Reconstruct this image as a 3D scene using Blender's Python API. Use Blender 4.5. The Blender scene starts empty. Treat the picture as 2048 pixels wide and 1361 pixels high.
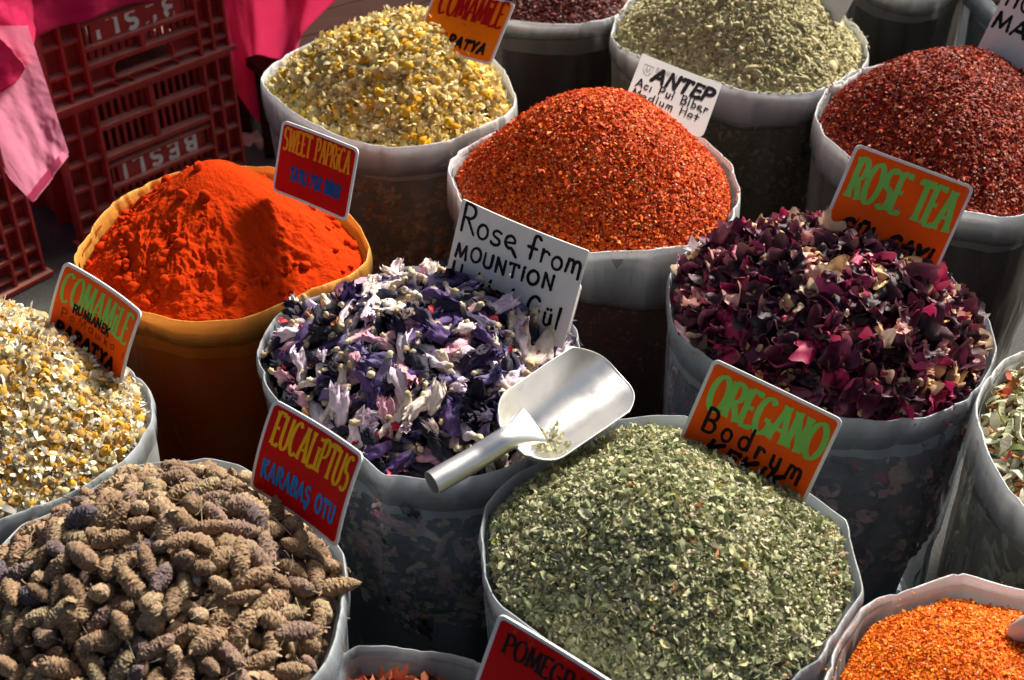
import bpy, math, random
import numpy as np
from mathutils import Matrix, Vector

scene = bpy.context.scene
COL = scene.collection
R = math.radians

# ------------------------------------------------------------------ camera, sky, sun, exposure
CAM_H = 1.62
PITCH = 36.5
cam_data = bpy.data.cameras.new('camera')
cam = bpy.data.objects.new('camera', cam_data)
COL.objects.link(cam)
cam.location = (0, 0, CAM_H)
cam.rotation_euler = (R(90 - PITCH), 0, 0)
cam_data.sensor_width = 36
cam_data.lens = 2650 / 2048 * 36
cam_data.clip_start = 0.05
cam_data.clip_end = 300
cam_data.dof.use_dof = True
cam_data.dof.focus_distance = 1.72
cam_data.dof.aperture_fstop = 7.1
scene.camera = cam

SUN_EL, SUN_AZ = 42.0, 41.0            # azimuth from +Y towards +X: the light comes from behind the stall
world = bpy.data.worlds.new('World')
scene.world = world
world.use_nodes = True
wn = world.node_tree
bg = wn.nodes['Background']
sky = wn.nodes.new('ShaderNodeTexSky')
sky.sky_type = 'NISHITA'
sky.sun_disc = False
sky.sun_elevation = R(SUN_EL)
sky.sun_rotation = R(SUN_AZ)
wb = wn.nodes.new('ShaderNodeMix')                     # the photograph is balanced for the shade
wb.data_type = 'RGBA'; wb.blend_type = 'MULTIPLY'; wb.inputs[0].default_value = 1.0
wb.inputs[7].default_value = (1.0, .92, .80, 1)
wn.links.new(sky.outputs[0], wb.inputs[6])
wn.links.new(wb.outputs[2], bg.inputs[0])
bg.inputs[1].default_value = 0.068
sky.air_density, sky.dust_density, sky.ozone_density = 0.6, 3.5, 0.2
sun_d = bpy.data.lights.new('sun', 'SUN')
sun_d.energy = 4.6
sun_d.angle = R(10.0)
sun_d.color = (1.0, 0.94, 0.85)
sun = bpy.data.objects.new('sun', sun_d)
COL.objects.link(sun)
sd = Vector((math.sin(R(SUN_AZ)) * math.cos(R(SUN_EL)), math.cos(R(SUN_AZ)) * math.cos(R(SUN_EL)), math.sin(R(SUN_EL))))
sun.rotation_euler = sd.to_track_quat('Z', 'Y').to_euler()
sun.location = sd * 8
scene.view_settings.view_transform = 'Standard'
scene.view_settings.look = 'None'
scene.view_settings.exposure = 0.9
scene.cycles.max_bounces = 8
scene.cycles.transparent_max_bounces = 16
scene.cycles.use_adaptive_sampling = True

rng = np.random.default_rng(7)
random.seed(7)

# ------------------------------------------------------------------ measured plan (metres)
RIMS = {
 'chamomile_back': [(-0.4552, 2.2337), (-0.4336, 2.1925), (-0.4041, 2.1426), (-0.3617, 2.0887), (-0.3135, 2.0477), (-0.2592, 2.0186), (-0.2071, 2.006), (-0.1563, 2.0078), (-0.1059, 2.024), (-0.0554, 2.0643), (-0.0141, 2.1096), (0.0045, 2.1525), (0.0054, 2.1925), (-0.013, 2.276), (-0.0371, 2.3417), (-0.0819, 2.4244), (-0.1434, 2.4917), (-0.2243, 2.509), (-0.3028, 2.4917), (-0.3678, 2.4505), (-0.4021, 2.4103), (-0.434, 2.3733), (-0.4527, 2.3239), (-0.4674, 2.2717)],
 'paprika': [(-0.63, 1.6121), (-0.5983, 1.5733), (-0.552, 1.5295), (-0.5109, 1.5028), (-0.4741, 1.4932), (-0.4325, 1.4932), (-0.3856, 1.5028), (-0.3464, 1.5197), (-0.3072, 1.5418), (-0.2752, 1.5707), (-0.2363, 1.6121), (-0.2143, 1.6523), (-0.215, 1.6868), (-0.2316, 1.7368), (-0.2568, 1.7813), (-0.3069, 1.8431), (-0.362, 1.8963), (-0.3996, 1.9297), (-0.4585, 1.9365), (-0.5148, 1.928), (-0.5561, 1.9079), (-0.5882, 1.8865), (-0.6092, 1.8542), (-0.631, 1.8118), (-0.6454, 1.7441), (-0.6496, 1.6868), (-0.6462, 1.6455)],
 'pul_biber': [(-0.1028, 1.9416), (-0.1032, 1.9079), (-0.0959, 1.8638), (-0.0782, 1.8118), (-0.0497, 1.7663), (-0.0184, 1.7295), (0.0271, 1.6938), (0.0718, 1.6729), (0.1162, 1.6632), (0.1609, 1.6632), (0.206, 1.6687), (0.2604, 1.6896), (0.3102, 1.7266), (0.3422, 1.7663), (0.3596, 1.8196), (0.3662, 1.867), (0.3645, 1.9331), (0.3504, 1.9848), (0.3301, 2.0276), (0.2919, 2.0718), (0.2335, 2.102), (0.1639, 2.1135), (0.0933, 2.1096), (0.0227, 2.083), (-0.0207, 2.0532), (-0.063, 2.0168), (-0.0876, 1.9848)],
 'thyme': [(0.1959, 2.4698), (0.2028, 2.422), (0.2282, 2.3688), (0.2699, 2.3195), (0.322, 2.276), (0.3823, 2.2378), (0.4339, 2.2129), (0.4862, 2.1986), (0.5403, 2.1966), (0.6012, 2.2295), (0.6499, 2.2867), (0.685, 2.3756), (0.6931, 2.422), (0.6888, 2.4942), (0.679, 2.5442), (0.669, 2.622), (0.641, 2.6953), (0.5775, 2.7602), (0.4957, 2.7921), (0.4081, 2.7862), (0.3171, 2.7402), (0.2525, 2.6623), (0.2113, 2.5569)],
 'isot': [(0.5381, 2.0422), (0.5592, 1.976), (0.5882, 1.9163), (0.624, 1.859), (0.6674, 1.8087), (0.7071, 1.7813), (0.7582, 1.7693), (0.8188, 1.7888), (0.888, 1.867), (0.9508, 1.9673), (0.9989, 2.0944), (1.0023, 2.1824), (0.9805, 2.2547), (0.9367, 2.3085), (0.8694, 2.3372), (0.8041, 2.3417), (0.7418, 2.3394), (0.6852, 2.3195), (0.6308, 2.2846), (0.5829, 2.2295), (0.5484, 2.1624), (0.5348, 2.1173)],
 'chamomile_left': [(-0.7985, 1.4697), (-0.8319, 1.4129), (-0.8424, 1.338), (-0.8234, 1.2584), (-0.7817, 1.1845), (-0.7288, 1.1241), (-0.6763, 1.0912), (-0.6279, 1.0832), (-0.5869, 1.0977), (-0.5573, 1.1141), (-0.5237, 1.1393), (-0.4936, 1.1712), (-0.4702, 1.1979), (-0.4573, 1.2347), (-0.4545, 1.2777), (-0.4602, 1.3124), (-0.4752, 1.3483), (-0.5013, 1.3855), (-0.5451, 1.4296), (-0.6011, 1.4755), (-0.6466, 1.5028), (-0.6926, 1.5052), (-0.739, 1.498)],
 'mallow': [(-0.345, 1.4296), (-0.3377, 1.3996), (-0.3215, 1.3536), (-0.2994, 1.3124), (-0.2652, 1.2699), (-0.2238, 1.2347), (-0.1792, 1.2043), (-0.1528, 1.1756), (-0.1035, 1.1686), (-0.056, 1.1712), (-0.0144, 1.1801), (0.0127, 1.1979), (0.0375, 1.2347), (0.0669, 1.2875), (0.085, 1.3483), (0.0921, 1.4073), (0.0901, 1.4755), (0.0678, 1.5356), (0.0259, 1.5822), (-0.032, 1.6095), (-0.0908, 1.6214), (-0.1495, 1.624), (-0.2013, 1.6121), (-0.2396, 1.5733), (-0.2857, 1.5393), (-0.3271, 1.5076), (-0.3389, 1.4697)],
 'rose': [(0.2225, 1.4932), (0.2352, 1.4489), (0.2642, 1.4073), (0.2757, 1.3931), (0.3382, 1.3277), (0.3895, 1.2924), (0.4252, 1.2816), (0.4741, 1.2757), (0.519, 1.2796), (0.5546, 1.2954), (0.5837, 1.3205), (0.6082, 1.3504), (0.6291, 1.3823), (0.6533, 1.433), (0.6612, 1.4932), (0.6537, 1.548), (0.6405, 1.6187), (0.6128, 1.684), (0.5629, 1.7295), (0.5061, 1.7515), (0.4457, 1.7588), (0.3822, 1.7485), (0.3254, 1.7266), (0.2797, 1.6938), (0.2498, 1.6591), (0.2319, 1.6121), (0.2227, 1.5543)],
 'mixed_veg': [(0.5795, 1.2536), (0.5808, 1.2006), (0.5866, 1.1538), (0.5959, 1.1266), (0.632, 1.0752), (0.7, 1.0455), (0.7783, 1.0594), (0.8619, 1.1075), (0.9268, 1.1845), (0.9688, 1.2875), (0.9658, 1.3801), (0.9093, 1.4352), (0.8307, 1.4604), (0.754, 1.4558), (0.6893, 1.4273), (0.6554, 1.404), (0.6316, 1.3748), (0.6122, 1.3463), (0.5942, 1.3124), (0.5846, 1.2826)],
 'oregano': [(0.0095, 1.1756), (-0.0112, 1.1495), (-0.0302, 1.1241), (-0.0353, 1.0832), (-0.0356, 1.0439), (-0.033, 1.0197), (-0.0249, 0.9932), (-0.0102, 0.9702), (0.0189, 0.941), (0.0645, 0.897), (0.1038, 0.8689), (0.1375, 0.8502), (0.1859, 0.838), (0.2362, 0.8441), (0.279, 0.8626), (0.3147, 0.8925), (0.3398, 0.9288), (0.3633, 0.9667), (0.3806, 0.9953), (0.3839, 1.0212), (0.3849, 1.0633), (0.382, 1.0993), (0.3465, 1.141), (0.3077, 1.1934), (0.2656, 1.2394), (0.2185, 1.2777), (0.1736, 1.2816), (0.1338, 1.2796), (0.0936, 1.2507), (0.0524, 1.2161)],
 'lavender': [(-0.4945, 1.1512), (-0.5289, 1.1158), (-0.558, 1.0872), (-0.5714, 1.0532), (-0.5809, 1.0287), (-0.5814, 0.9845), (-0.569, 0.9356), (-0.5379, 0.8828), (-0.4967, 0.8392), (-0.4375, 0.8037), (-0.3705, 0.7865), (-0.3085, 0.7876), (-0.2541, 0.8066), (-0.2151, 0.8423), (-0.1951, 0.8828), (-0.1848, 0.9288), (-0.1819, 0.9773), (-0.1824, 1.0137), (-0.1873, 1.0455), (-0.2048, 1.0736), (-0.2331, 1.11), (-0.2738, 1.1538), (-0.3271, 1.1907), (-0.3719, 1.2052), (-0.4194, 1.2006), (-0.4614, 1.1863)],
 'pomegranate': [(-0.189, 0.9711), (-0.2077, 0.9318), (-0.2205, 0.8638), (-0.2014, 0.7921), (-0.1512, 0.7368), (-0.0874, 0.7157), (-0.0259, 0.7314), (0.0128, 0.7751), (0.0262, 0.8453), (0.0139, 0.9085), (-0.0076, 0.9406), (-0.0351, 0.9585), (-0.0686, 0.9725), (-0.1051, 0.9817), (-0.1416, 0.9874), (-0.1722, 0.986)],
 'orange_chili': [(0.4561, 1.0285), (0.4074, 1.0106), (0.3844, 0.9938), (0.3664, 0.9674), (0.343, 0.9309), (0.3228, 0.8913), (0.3136, 0.8322), (0.3234, 0.7631), (0.3667, 0.7047), (0.4407, 0.6747), (0.5328, 0.6796), (0.6217, 0.7202), (0.687, 0.7855), (0.7151, 0.8628), (0.6979, 0.9343), (0.6519, 0.983), (0.6169, 1.0084), (0.5767, 1.021), (0.5382, 1.0323), (0.5047, 1.0429)],
 'dark_sumac': [(-0.0399, 2.5826), (-0.0121, 2.5366), (0.0261, 2.519), (0.0862, 2.5115), (0.1366, 2.519), (0.183, 2.5416), (0.2153, 2.5723), (0.2474, 2.6353), (0.2683, 2.7317), (0.2606, 2.8486), (0.2112, 2.951), (0.1333, 2.9963), (0.0467, 2.9639), (-0.0155, 2.8637), (-0.047, 2.7317)],
 'dark_bag': [(0.7354, 2.8486), (0.7499, 2.7602), (0.7891, 2.6953), (0.8458, 2.6678), (0.916, 2.6953), (0.9855, 2.7746), (1.041, 2.8945), (1.0599, 3.0226), (1.0288, 3.1248), (0.9542, 3.16), (0.8625, 3.1248), (0.7846, 3.0061)],
 'corner_bag': [(0.9896, 2.7892), (0.9839, 2.7036), (0.9949, 2.6035), (1.0242, 2.5315), (1.0725, 2.4942), (1.1466, 2.5065), (1.2242, 2.5826), (1.2893, 2.7036), (1.3153, 2.8335), (1.2865, 2.9415), (1.2061, 2.9735), (1.1053, 2.9415), (1.0311, 2.879)],
}
SIGN_POSES = {
 'eucalyptus': (0.155, 0.1112, [-0.2288, 1.0983, 0.6248], [[0.7234, 0.2912, -0.626], [-0.688, 0.3803, -0.6181], [0.0581, 0.8778, 0.4754]]),
 'oregano': (0.166, 0.1195, [0.2908, 1.1933, 0.6007], [[0.851, 0.3379, -0.4019], [-0.5002, 0.2888, -0.8163], [-0.1597, 0.8958, 0.4148]]),
 'rose_tea': (0.174, 0.128, [0.5326, 1.5842, 0.6746], [[0.94, 0.3363, -0.0574], [-0.1763, 0.3347, -0.9257], [-0.2921, 0.8803, 0.3739]]),
 'sweet_paprika': (0.146, 0.1082, [-0.2832, 1.6853, 0.6782], [[0.8142, 0.2051, -0.5432], [-0.5804, 0.2624, -0.7709], [-0.0156, 0.9429, 0.3327]]),
 'comamile_left': (0.142, 0.1047, [-0.529, 1.3651, 0.6377], [[0.7974, 0.3513, -0.4907], [-0.5814, 0.2293, -0.7807], [-0.1618, 0.9077, 0.3871]]),
 'comamile_back': (0.16, 0.1203, [-0.0846, 2.234, 0.6672], [[0.8715, 0.3677, -0.3245], [-0.4893, 0.6075, -0.6257], [-0.0329, 0.7041, 0.7094]]),
 'pomegranate': (0.165, 0.1368, [0.0389, 0.8385, 0.5489], [[0.831, 0.2689, -0.4871], [-0.531, 0.1221, -0.8385], [-0.166, 0.9554, 0.2442]]),
 'rose_card': (0.195, 0.1431, [-0.002, 1.4705, 0.6406], [[0.8461, 0.2204, -0.4853], [-0.5255, 0.1933, -0.8285], [-0.0888, 0.9561, 0.2794]]),
 'antep_card': (0.143, 0.1069, [0.2665, 2.0178, 0.6319], [[0.9319, 0.352, 0.0881], [-0.2223, 0.7457, -0.6282], [-0.2868, 0.5658, 0.7731]]),
 'hot_card': (0.2185, 0.1687, [0.9218, 2.1676, 0.6484], [[0.5949, 0.3577, -0.7199], [-0.8038, 0.2732, -0.5285], [0.0077, 0.893, 0.4501]]),
 'plain_card': (0.106, 0.0796, [0.6128, 2.4608, 0.6288], [[0.6654, 0.4746, -0.5762], [-0.746, 0.3931, -0.5376], [-0.0286, 0.7875, 0.6156]]),
}
RIM_Z = {'pomegranate': .47, 'orange_chili': .52}

# ------------------------------------------------------------------ helpers
def srgb(r, g, b):
    f = lambda c: (c / 255 / 12.92) if c / 255 <= .04045 else ((c / 255 + .055) / 1.055) ** 2.4
    return (f(r), f(g), f(b))

def hash3(ix, iy, iz):
    h = (ix * 374761393 + iy * 668265263 + iz * 2147483647 // 3) & 0xffffffff
    h = ((h ^ (h >> 13)) * 1274126177) & 0xffffffff
    h = (h ^ (h >> 16)) & 0xffffffff
    return h.astype(np.float64) / 0xffffffff

def vnoise(P, f=1.0):
    """value noise in -1..1 at the points P (n,3)"""
    P = np.asarray(P, float) * f
    i = np.floor(P).astype(np.int64)
    t = P - i
    t = t * t * (3 - 2 * t)
    out = np.zeros(len(P))
    for dx in (0, 1):
        for dy in (0, 1):
            for dz in (0, 1):
                w = (t[:, 0] if dx else 1 - t[:, 0]) * (t[:, 1] if dy else 1 - t[:, 1]) * (t[:, 2] if dz else 1 - t[:, 2])
                out += w * hash3(i[:, 0] + dx, i[:, 1] + dy, i[:, 2] + dz)
    return out * 2 - 1

def fbm(P, f, octs=4, gain=.5):
    a, s, o = 1.0, 0.0, 0.0
    for k in range(octs):
        s = s + a * vnoise(np.asarray(P) + 7.3 * k, f * 2 ** k)
        o += a
        a *= gain
    return s / o

class Acc:
    """collects triangles with a colour and a material slot per piece, then becomes one mesh"""
    def __init__(self):
        self.V, self.F, self.C, self.M, self.n = [], [], [], [], 0
    def add(self, V, F, C=(1, 1, 1), m=0):
        V = np.asarray(V, np.float64).reshape(-1, 3)
        F = np.asarray(F, np.int64)
        if F.shape[1] == 4:
            F = np.concatenate([F[:, [0, 1, 2]], F[:, [0, 2, 3]]])
        C = np.asarray(C, np.float64)
        if C.ndim == 1:
            C = np.repeat(C[None, :3], len(V), 0)
        self.V.append(V); self.F.append(F + self.n); self.C.append(C[:, :3])
        self.M.append(np.full(len(F), m, np.int32))
        self.n += len(V)
    def mesh(self, name, mats, smooth=True):
        V = np.concatenate(self.V); F = np.concatenate(self.F); C = np.concatenate(self.C); M = np.concatenate(self.M)
        me = bpy.data.meshes.new(name)
        me.vertices.add(len(V)); me.vertices.foreach_set('co', V.astype(np.float32).ravel())
        me.loops.add(F.size); me.loops.foreach_set('vertex_index', F.astype(np.int32).ravel())
        me.polygons.add(len(F)); me.polygons.foreach_set('loop_start', np.arange(0, F.size, 3, dtype=np.int32))
        me.polygons.foreach_set('loop_total', np.full(len(F), 3, np.int32))
        me.polygons.foreach_set('material_index', M)
        me.polygons.foreach_set('use_smooth', np.full(len(F), bool(smooth)))
        at = me.color_attributes.new('Col', 'FLOAT_COLOR', 'POINT')
        at.data.foreach_set('color', np.concatenate([C, np.ones((len(C), 1))], 1).astype(np.float32).ravel())
        for m in (mats if isinstance(mats, (list, tuple)) else [mats]):
            me.materials.append(m)
        me.update(calc_edges=True)
        me.validate()
        return me
    def obj(self, name, mats, parent=None, smooth=True):
        o = bpy.data.objects.new(name, self.mesh(name, mats, smooth))
        COL.objects.link(o)
        if parent:
            put(o, parent)
        return o

def put(o, parent):
    o.parent = parent
    o.matrix_parent_inverse = Matrix.LocRotScale(parent.location, parent.rotation_euler, None).inverted()

def tag(o, label=None, cat=None, group=None, kind=None):
    if label: o['label'] = label
    if cat: o['category'] = cat
    if group: o['group'] = group
    if kind: o['kind'] = kind
    return o

def thing(name, label, cat, loc=(0, 0, 0), group=None):
    o = bpy.data.objects.new(name, None)
    COL.objects.link(o)
    o.location = loc
    o.empty_display_size = .05
    return tag(o, label, cat, group)

def grid_faces(nu, nv, wrap_u=False, wrap_v=False):
    """quads of an nu x nv grid stored row by row (v fastest)"""
    iu = np.arange(nu if wrap_u else nu - 1); iv = np.arange(nv if wrap_v else nv - 1)
    a, b = np.meshgrid(iu, iv, indexing='ij'); a = a.ravel(); b = b.ravel()
    a1 = (a + 1) % nu; b1 = (b + 1) % nv
    return np.stack([a * nv + b, a1 * nv + b, a1 * nv + b1, a * nv + b1], 1)

def box_vf(x0, x1, y0, y1, z0, z1):
    V = [(x, y, z) for x in (x0, x1) for y in (y0, y1) for z in (z0, z1)]
    F = [(0, 1, 3, 2), (4, 6, 7, 5), (0, 4, 5, 1), (2, 3, 7, 6), (0, 2, 6, 4), (1, 5, 7, 3)]
    return np.array(V, float), np.array(F)

# ------------------------------------------------------------------ materials
def new_mat(name):
    m = bpy.data.materials.new(name)
    m.use_nodes = True
    nt = m.node_tree
    b = nt.nodes['Principled BSDF']
    return m, nt, b

def nd(nt, typ, **kw):
    n = nt.nodes.new(typ)
    for k, v in kw.items():
        setattr(n, k, v)
    return n

def noise_node(nt, scale, detail=4, rough=.6, vec=None, stretch=None):
    tc = nd(nt, 'ShaderNodeTexCoord')
    src = tc.outputs['Object']
    if stretch:
        mp = nd(nt, 'ShaderNodeMapping'); mp.inputs['Scale'].default_value = stretch
        nt.links.new(src, mp.inputs[0]); src = mp.outputs[0]
    n = nd(nt, 'ShaderNodeTexNoise')
    n.inputs['Scale'].default_value = scale; n.inputs['Detail'].default_value = detail; n.inputs['Roughness'].default_value = rough
    nt.links.new(src, n.inputs['Vector'])
    return n

def ramp(nt, fac, stops):
    r = nd(nt, 'ShaderNodeValToRGB')
    e = r.color_ramp.elements
    while len(e) < len(stops): e.new(.5)
    for k, (p, c) in enumerate(stops):
        e[k].position = p; e[k].color = (*c[:3], 1)
    nt.links.new(fac, r.inputs[0])
    return r.outputs[0]

def bump(nt, b, h, strength, dist=.002):
    n = nd(nt, 'ShaderNodeBump'); n.inputs['Strength'].default_value = strength; n.inputs['Distance'].default_value = dist
    nt.links.new(h, n.inputs['Height']); nt.links.new(n.outputs[0], b.inputs['Normal'])

def piece_mat(name, rough=.65, spec=.3, vary=.35, scale=350, transl=0.0, bumpy=.25):
    """dried plant matter: colour of the piece, mottled by fine noise"""
    m, nt, b = new_mat(name)
    a = nd(nt, 'ShaderNodeAttribute', attribute_name='Col')
    n = noise_node(nt, scale, 3)
    mr = nd(nt, 'ShaderNodeMapRange'); mr.inputs['From Min'].default_value = .25; mr.inputs['From Max'].default_value = .75
    mr.inputs['To Min'].default_value = 1 - vary; mr.inputs['To Max'].default_value = 1 + vary
    nt.links.new(n.outputs[0], mr.inputs[0])
    mx = nd(nt, 'ShaderNodeMix', data_type='RGBA', blend_type='MULTIPLY'); mx.inputs[0].default_value = 1
    nt.links.new(a.outputs['Color'], mx.inputs[6]); nt.links.new(mr.outputs[0], mx.inputs[7])
    nt.links.new(mx.outputs[2], b.inputs['Base Color'])
    b.inputs['Roughness'].default_value = rough; b.inputs['Specular IOR Level'].default_value = spec
    if bumpy: bump(nt, b, n.outputs[0], bumpy, .001)
    if transl:
        t = nd(nt, 'ShaderNodeBsdfTranslucent'); nt.links.new(mx.outputs[2], t.inputs[0])
        ms = nd(nt, 'ShaderNodeMixShader'); ms.inputs[0].default_value = transl
        nt.links.new(b.outputs[0], ms.inputs[1]); nt.links.new(t.outputs[0], ms.inputs[2])
        nt.links.new(ms.outputs[0], nt.nodes['Material Output'].inputs[0])
    return m

def film_mat(name, col, alpha, rough=.3, transl=.3, wr=(9, 9, 2.2), clear=(.62, .62, .62)):
    """milky plastic film: partly see-through, glossy, finely wrinkled"""
    m, nt, b = new_mat(name)
    n = noise_node(nt, 1.5, 3, .5, stretch=wr)
    n2 = noise_node(nt, 14, 2, .5)
    b.inputs['Base Color'].default_value = (*col, 1)
    b.inputs['Roughness'].default_value = rough
    b.inputs['Specular IOR Level'].default_value = .35
    ad = nd(nt, 'ShaderNodeMath', operation='MULTIPLY_ADD'); ad.inputs[1].default_value = .25
    nt.links.new(n2.outputs[0], ad.inputs[0]); nt.links.new(n.outputs[0], ad.inputs[2])
    vo = nd(nt, 'ShaderNodeTexVoronoi', feature='DISTANCE_TO_EDGE'); vo.inputs['Scale'].default_value = 9
    tc_ = nd(nt, 'ShaderNodeTexCoord'); mp_ = nd(nt, 'ShaderNodeMapping'); mp_.inputs['Scale'].default_value = (1, 1, .45); mp_.inputs['Rotation'].default_value = (.3, .5, .2)
    nt.links.new(tc_.outputs['Object'], mp_.inputs[0]); nt.links.new(mp_.outputs[0], vo.inputs['Vector'])
    a3 = nd(nt, 'ShaderNodeMath', operation='MULTIPLY_ADD'); a3.inputs[1].default_value = 1.1
    nt.links.new(vo.outputs['Distance'], a3.inputs[0]); nt.links.new(ad.outputs[0], a3.inputs[2])
    bump(nt, b, a3.outputs[0], .6, .026)
    t = nd(nt, 'ShaderNodeBsdfTranslucent'); t.inputs[0].default_value = (*col, 1)
    ms = nd(nt, 'ShaderNodeMixShader'); ms.inputs[0].default_value = transl
    nt.links.new(b.outputs[0], ms.inputs[1]); nt.links.new(t.outputs[0], ms.inputs[2])
    out = nt.nodes['Material Output']
    if alpha < 1:
        tr = nd(nt, 'ShaderNodeBsdfTransparent'); tr.inputs[0].default_value = (*clear, 1)
        mr = nd(nt, 'ShaderNodeMapRange'); mr.inputs['From Min'].default_value = .3; mr.inputs['From Max'].default_value = .7
        mr.inputs['To Min'].default_value = alpha * (.5 if alpha < .3 else .82); mr.inputs['To Max'].default_value = min(1, alpha * (1.45 if alpha < .3 else 1.12))
        nt.links.new(n.outputs[0], mr.inputs[0])
        lw = nd(nt, 'ShaderNodeLayerWeight'); lw.inputs[0].default_value = .25
        mxx = nd(nt, 'ShaderNodeMath', operation='MAXIMUM')
        sc = nd(nt, 'ShaderNodeMath', operation='MULTIPLY'); sc.inputs[1].default_value = .6
        nt.links.new(lw.outputs['Facing'], sc.inputs[0])
        nt.links.new(sc.outputs[0], mxx.inputs[0]); nt.links.new(mr.outputs[0], mxx.inputs[1])
        m2 = nd(nt, 'ShaderNodeMixShader')
        at_ = nd(nt, 'ShaderNodeAttribute', attribute_name='Col')
        fm = nd(nt, 'ShaderNodeMath', operation='MULTIPLY')
        nt.links.new(mxx.outputs[0], fm.inputs[0]); nt.links.new(at_.outputs['Fac'], fm.inputs[1])
        nt.links.new(fm.outputs[0], m2.inputs[0]); nt.links.new(tr.outputs[0], m2.inputs[1]); nt.links.new(ms.outputs[0], m2.inputs[2])
        nt.links.new(m2.outputs[0], out.inputs[0])
    else:
        nt.links.new(ms.outputs[0], out.inputs[0])
    return m

def plain_mat(name, col, rough=.5, spec=.5, metal=0, mott=.12, scale=60, bs=.1):
    m, nt, b = new_mat(name)
    n = noise_node(nt, scale, 5)
    c = ramp(nt, n.outputs[0], [(.3, [x * (1 - mott) for x in col]), (.7, [min(1, x * (1 + mott)) for x in col])])
    nt.links.new(c, b.inputs['Base Color'])
    b.inputs['Roughness'].default_value = rough; b.inputs['Specular IOR Level'].default_value = spec; b.inputs['Metallic'].default_value = metal
    if bs: bump(nt, b, n.outputs[0], bs, .001)
    return m

MAT = {}
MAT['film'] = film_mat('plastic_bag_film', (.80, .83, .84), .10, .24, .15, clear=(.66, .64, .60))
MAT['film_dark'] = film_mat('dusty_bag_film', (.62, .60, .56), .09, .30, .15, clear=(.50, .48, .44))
MAT['cuff'] = film_mat('folded_bag_rim', (.84, .86, .88), .78, .26, .32, (14, 14, 5))
MAT['liner'] = film_mat('inner_bag_liner', (.84, .86, .88), .62, .26, .35, (14, 14, 4))
MAT['film_yellow'] = film_mat('yellow_bag_film', (.55, .22, .04), .22, .28, .25, clear=(.62, .40, .16))
MAT['cuff_yellow'] = film_mat('yellow_bag_rim', (.85, .46, .10), .9, .28, .42, (14, 14, 5))
MAT['film_clear'] = film_mat('clear_bag_film', (.60, .73, .84), .17, .17, .1, (7, 7, 2), clear=(.72, .75, .78))
MAT['cuff_clear'] = film_mat('clear_bag_rim', (.78, .86, .92), .40, .2, .25, (12, 12, 4))

# ------------------------------------------------------------------ sacks and heaps
class Rim:
    """rim outline of one sack in plan"""
    def __init__(self, key):
        self.key = key
        P = np.array(RIMS[key])
        self.z = RIM_Z.get(key, .55)
        Q = np.roll(P, -1, 0)
        L = np.linalg.norm(Q - P, axis=1)
        s = np.concatenate([[0], np.cumsum(L)])
        self.N = 200
        t = np.arange(self.N) / self.N * s[-1]
        k = np.clip(np.searchsorted(s, t, side='right') - 1, 0, len(P) - 1)
        f = ((t - s[k]) / L[k])[:, None]
        pts = P[k] * (1 - f) + Q[k] * f
        sm = (np.roll(pts, 1, 0) + 2 * pts + np.roll(pts, -1, 0)) / 4
        self.pts = .72 * pts + .28 * sm
        T = np.roll(sm, -2, 0) - np.roll(sm, 2, 0)
        self.nrm = np.stack([T[:, 1], -T[:, 0]], 1) / np.linalg.norm(T, axis=1)[:, None]
        self.c = self.pts.mean(0)
        if np.mean(np.sum((self.pts - self.c) * self.nrm, 1)) < 0: self.nrm = -self.nrm
        self.size = float(np.sqrt(abs(np.sum(self.pts[:, 0] * np.roll(self.pts[:, 1], -1) - self.pts[:, 1] * np.roll(self.pts[:, 0], -1))) / 2 / math.pi))
        a = np.arange(self.N)
        self.dz = .0075 * vnoise(np.stack([self.pts[:, 0], self.pts[:, 1], a * 0], 1), 14) + .0008 * vnoise(np.stack([self.pts[:, 0], self.pts[:, 1], a * 0 + 3], 1), 50)
    def ring(self, off, z, shrink=1.0):
        p = self.c + (self.pts + self.nrm * np.reshape(off, (-1, 1)) - self.c) * shrink
        return np.concatenate([p, np.broadcast_to(np.reshape(z, (-1, 1)), (self.N, 1))], 1)

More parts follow.
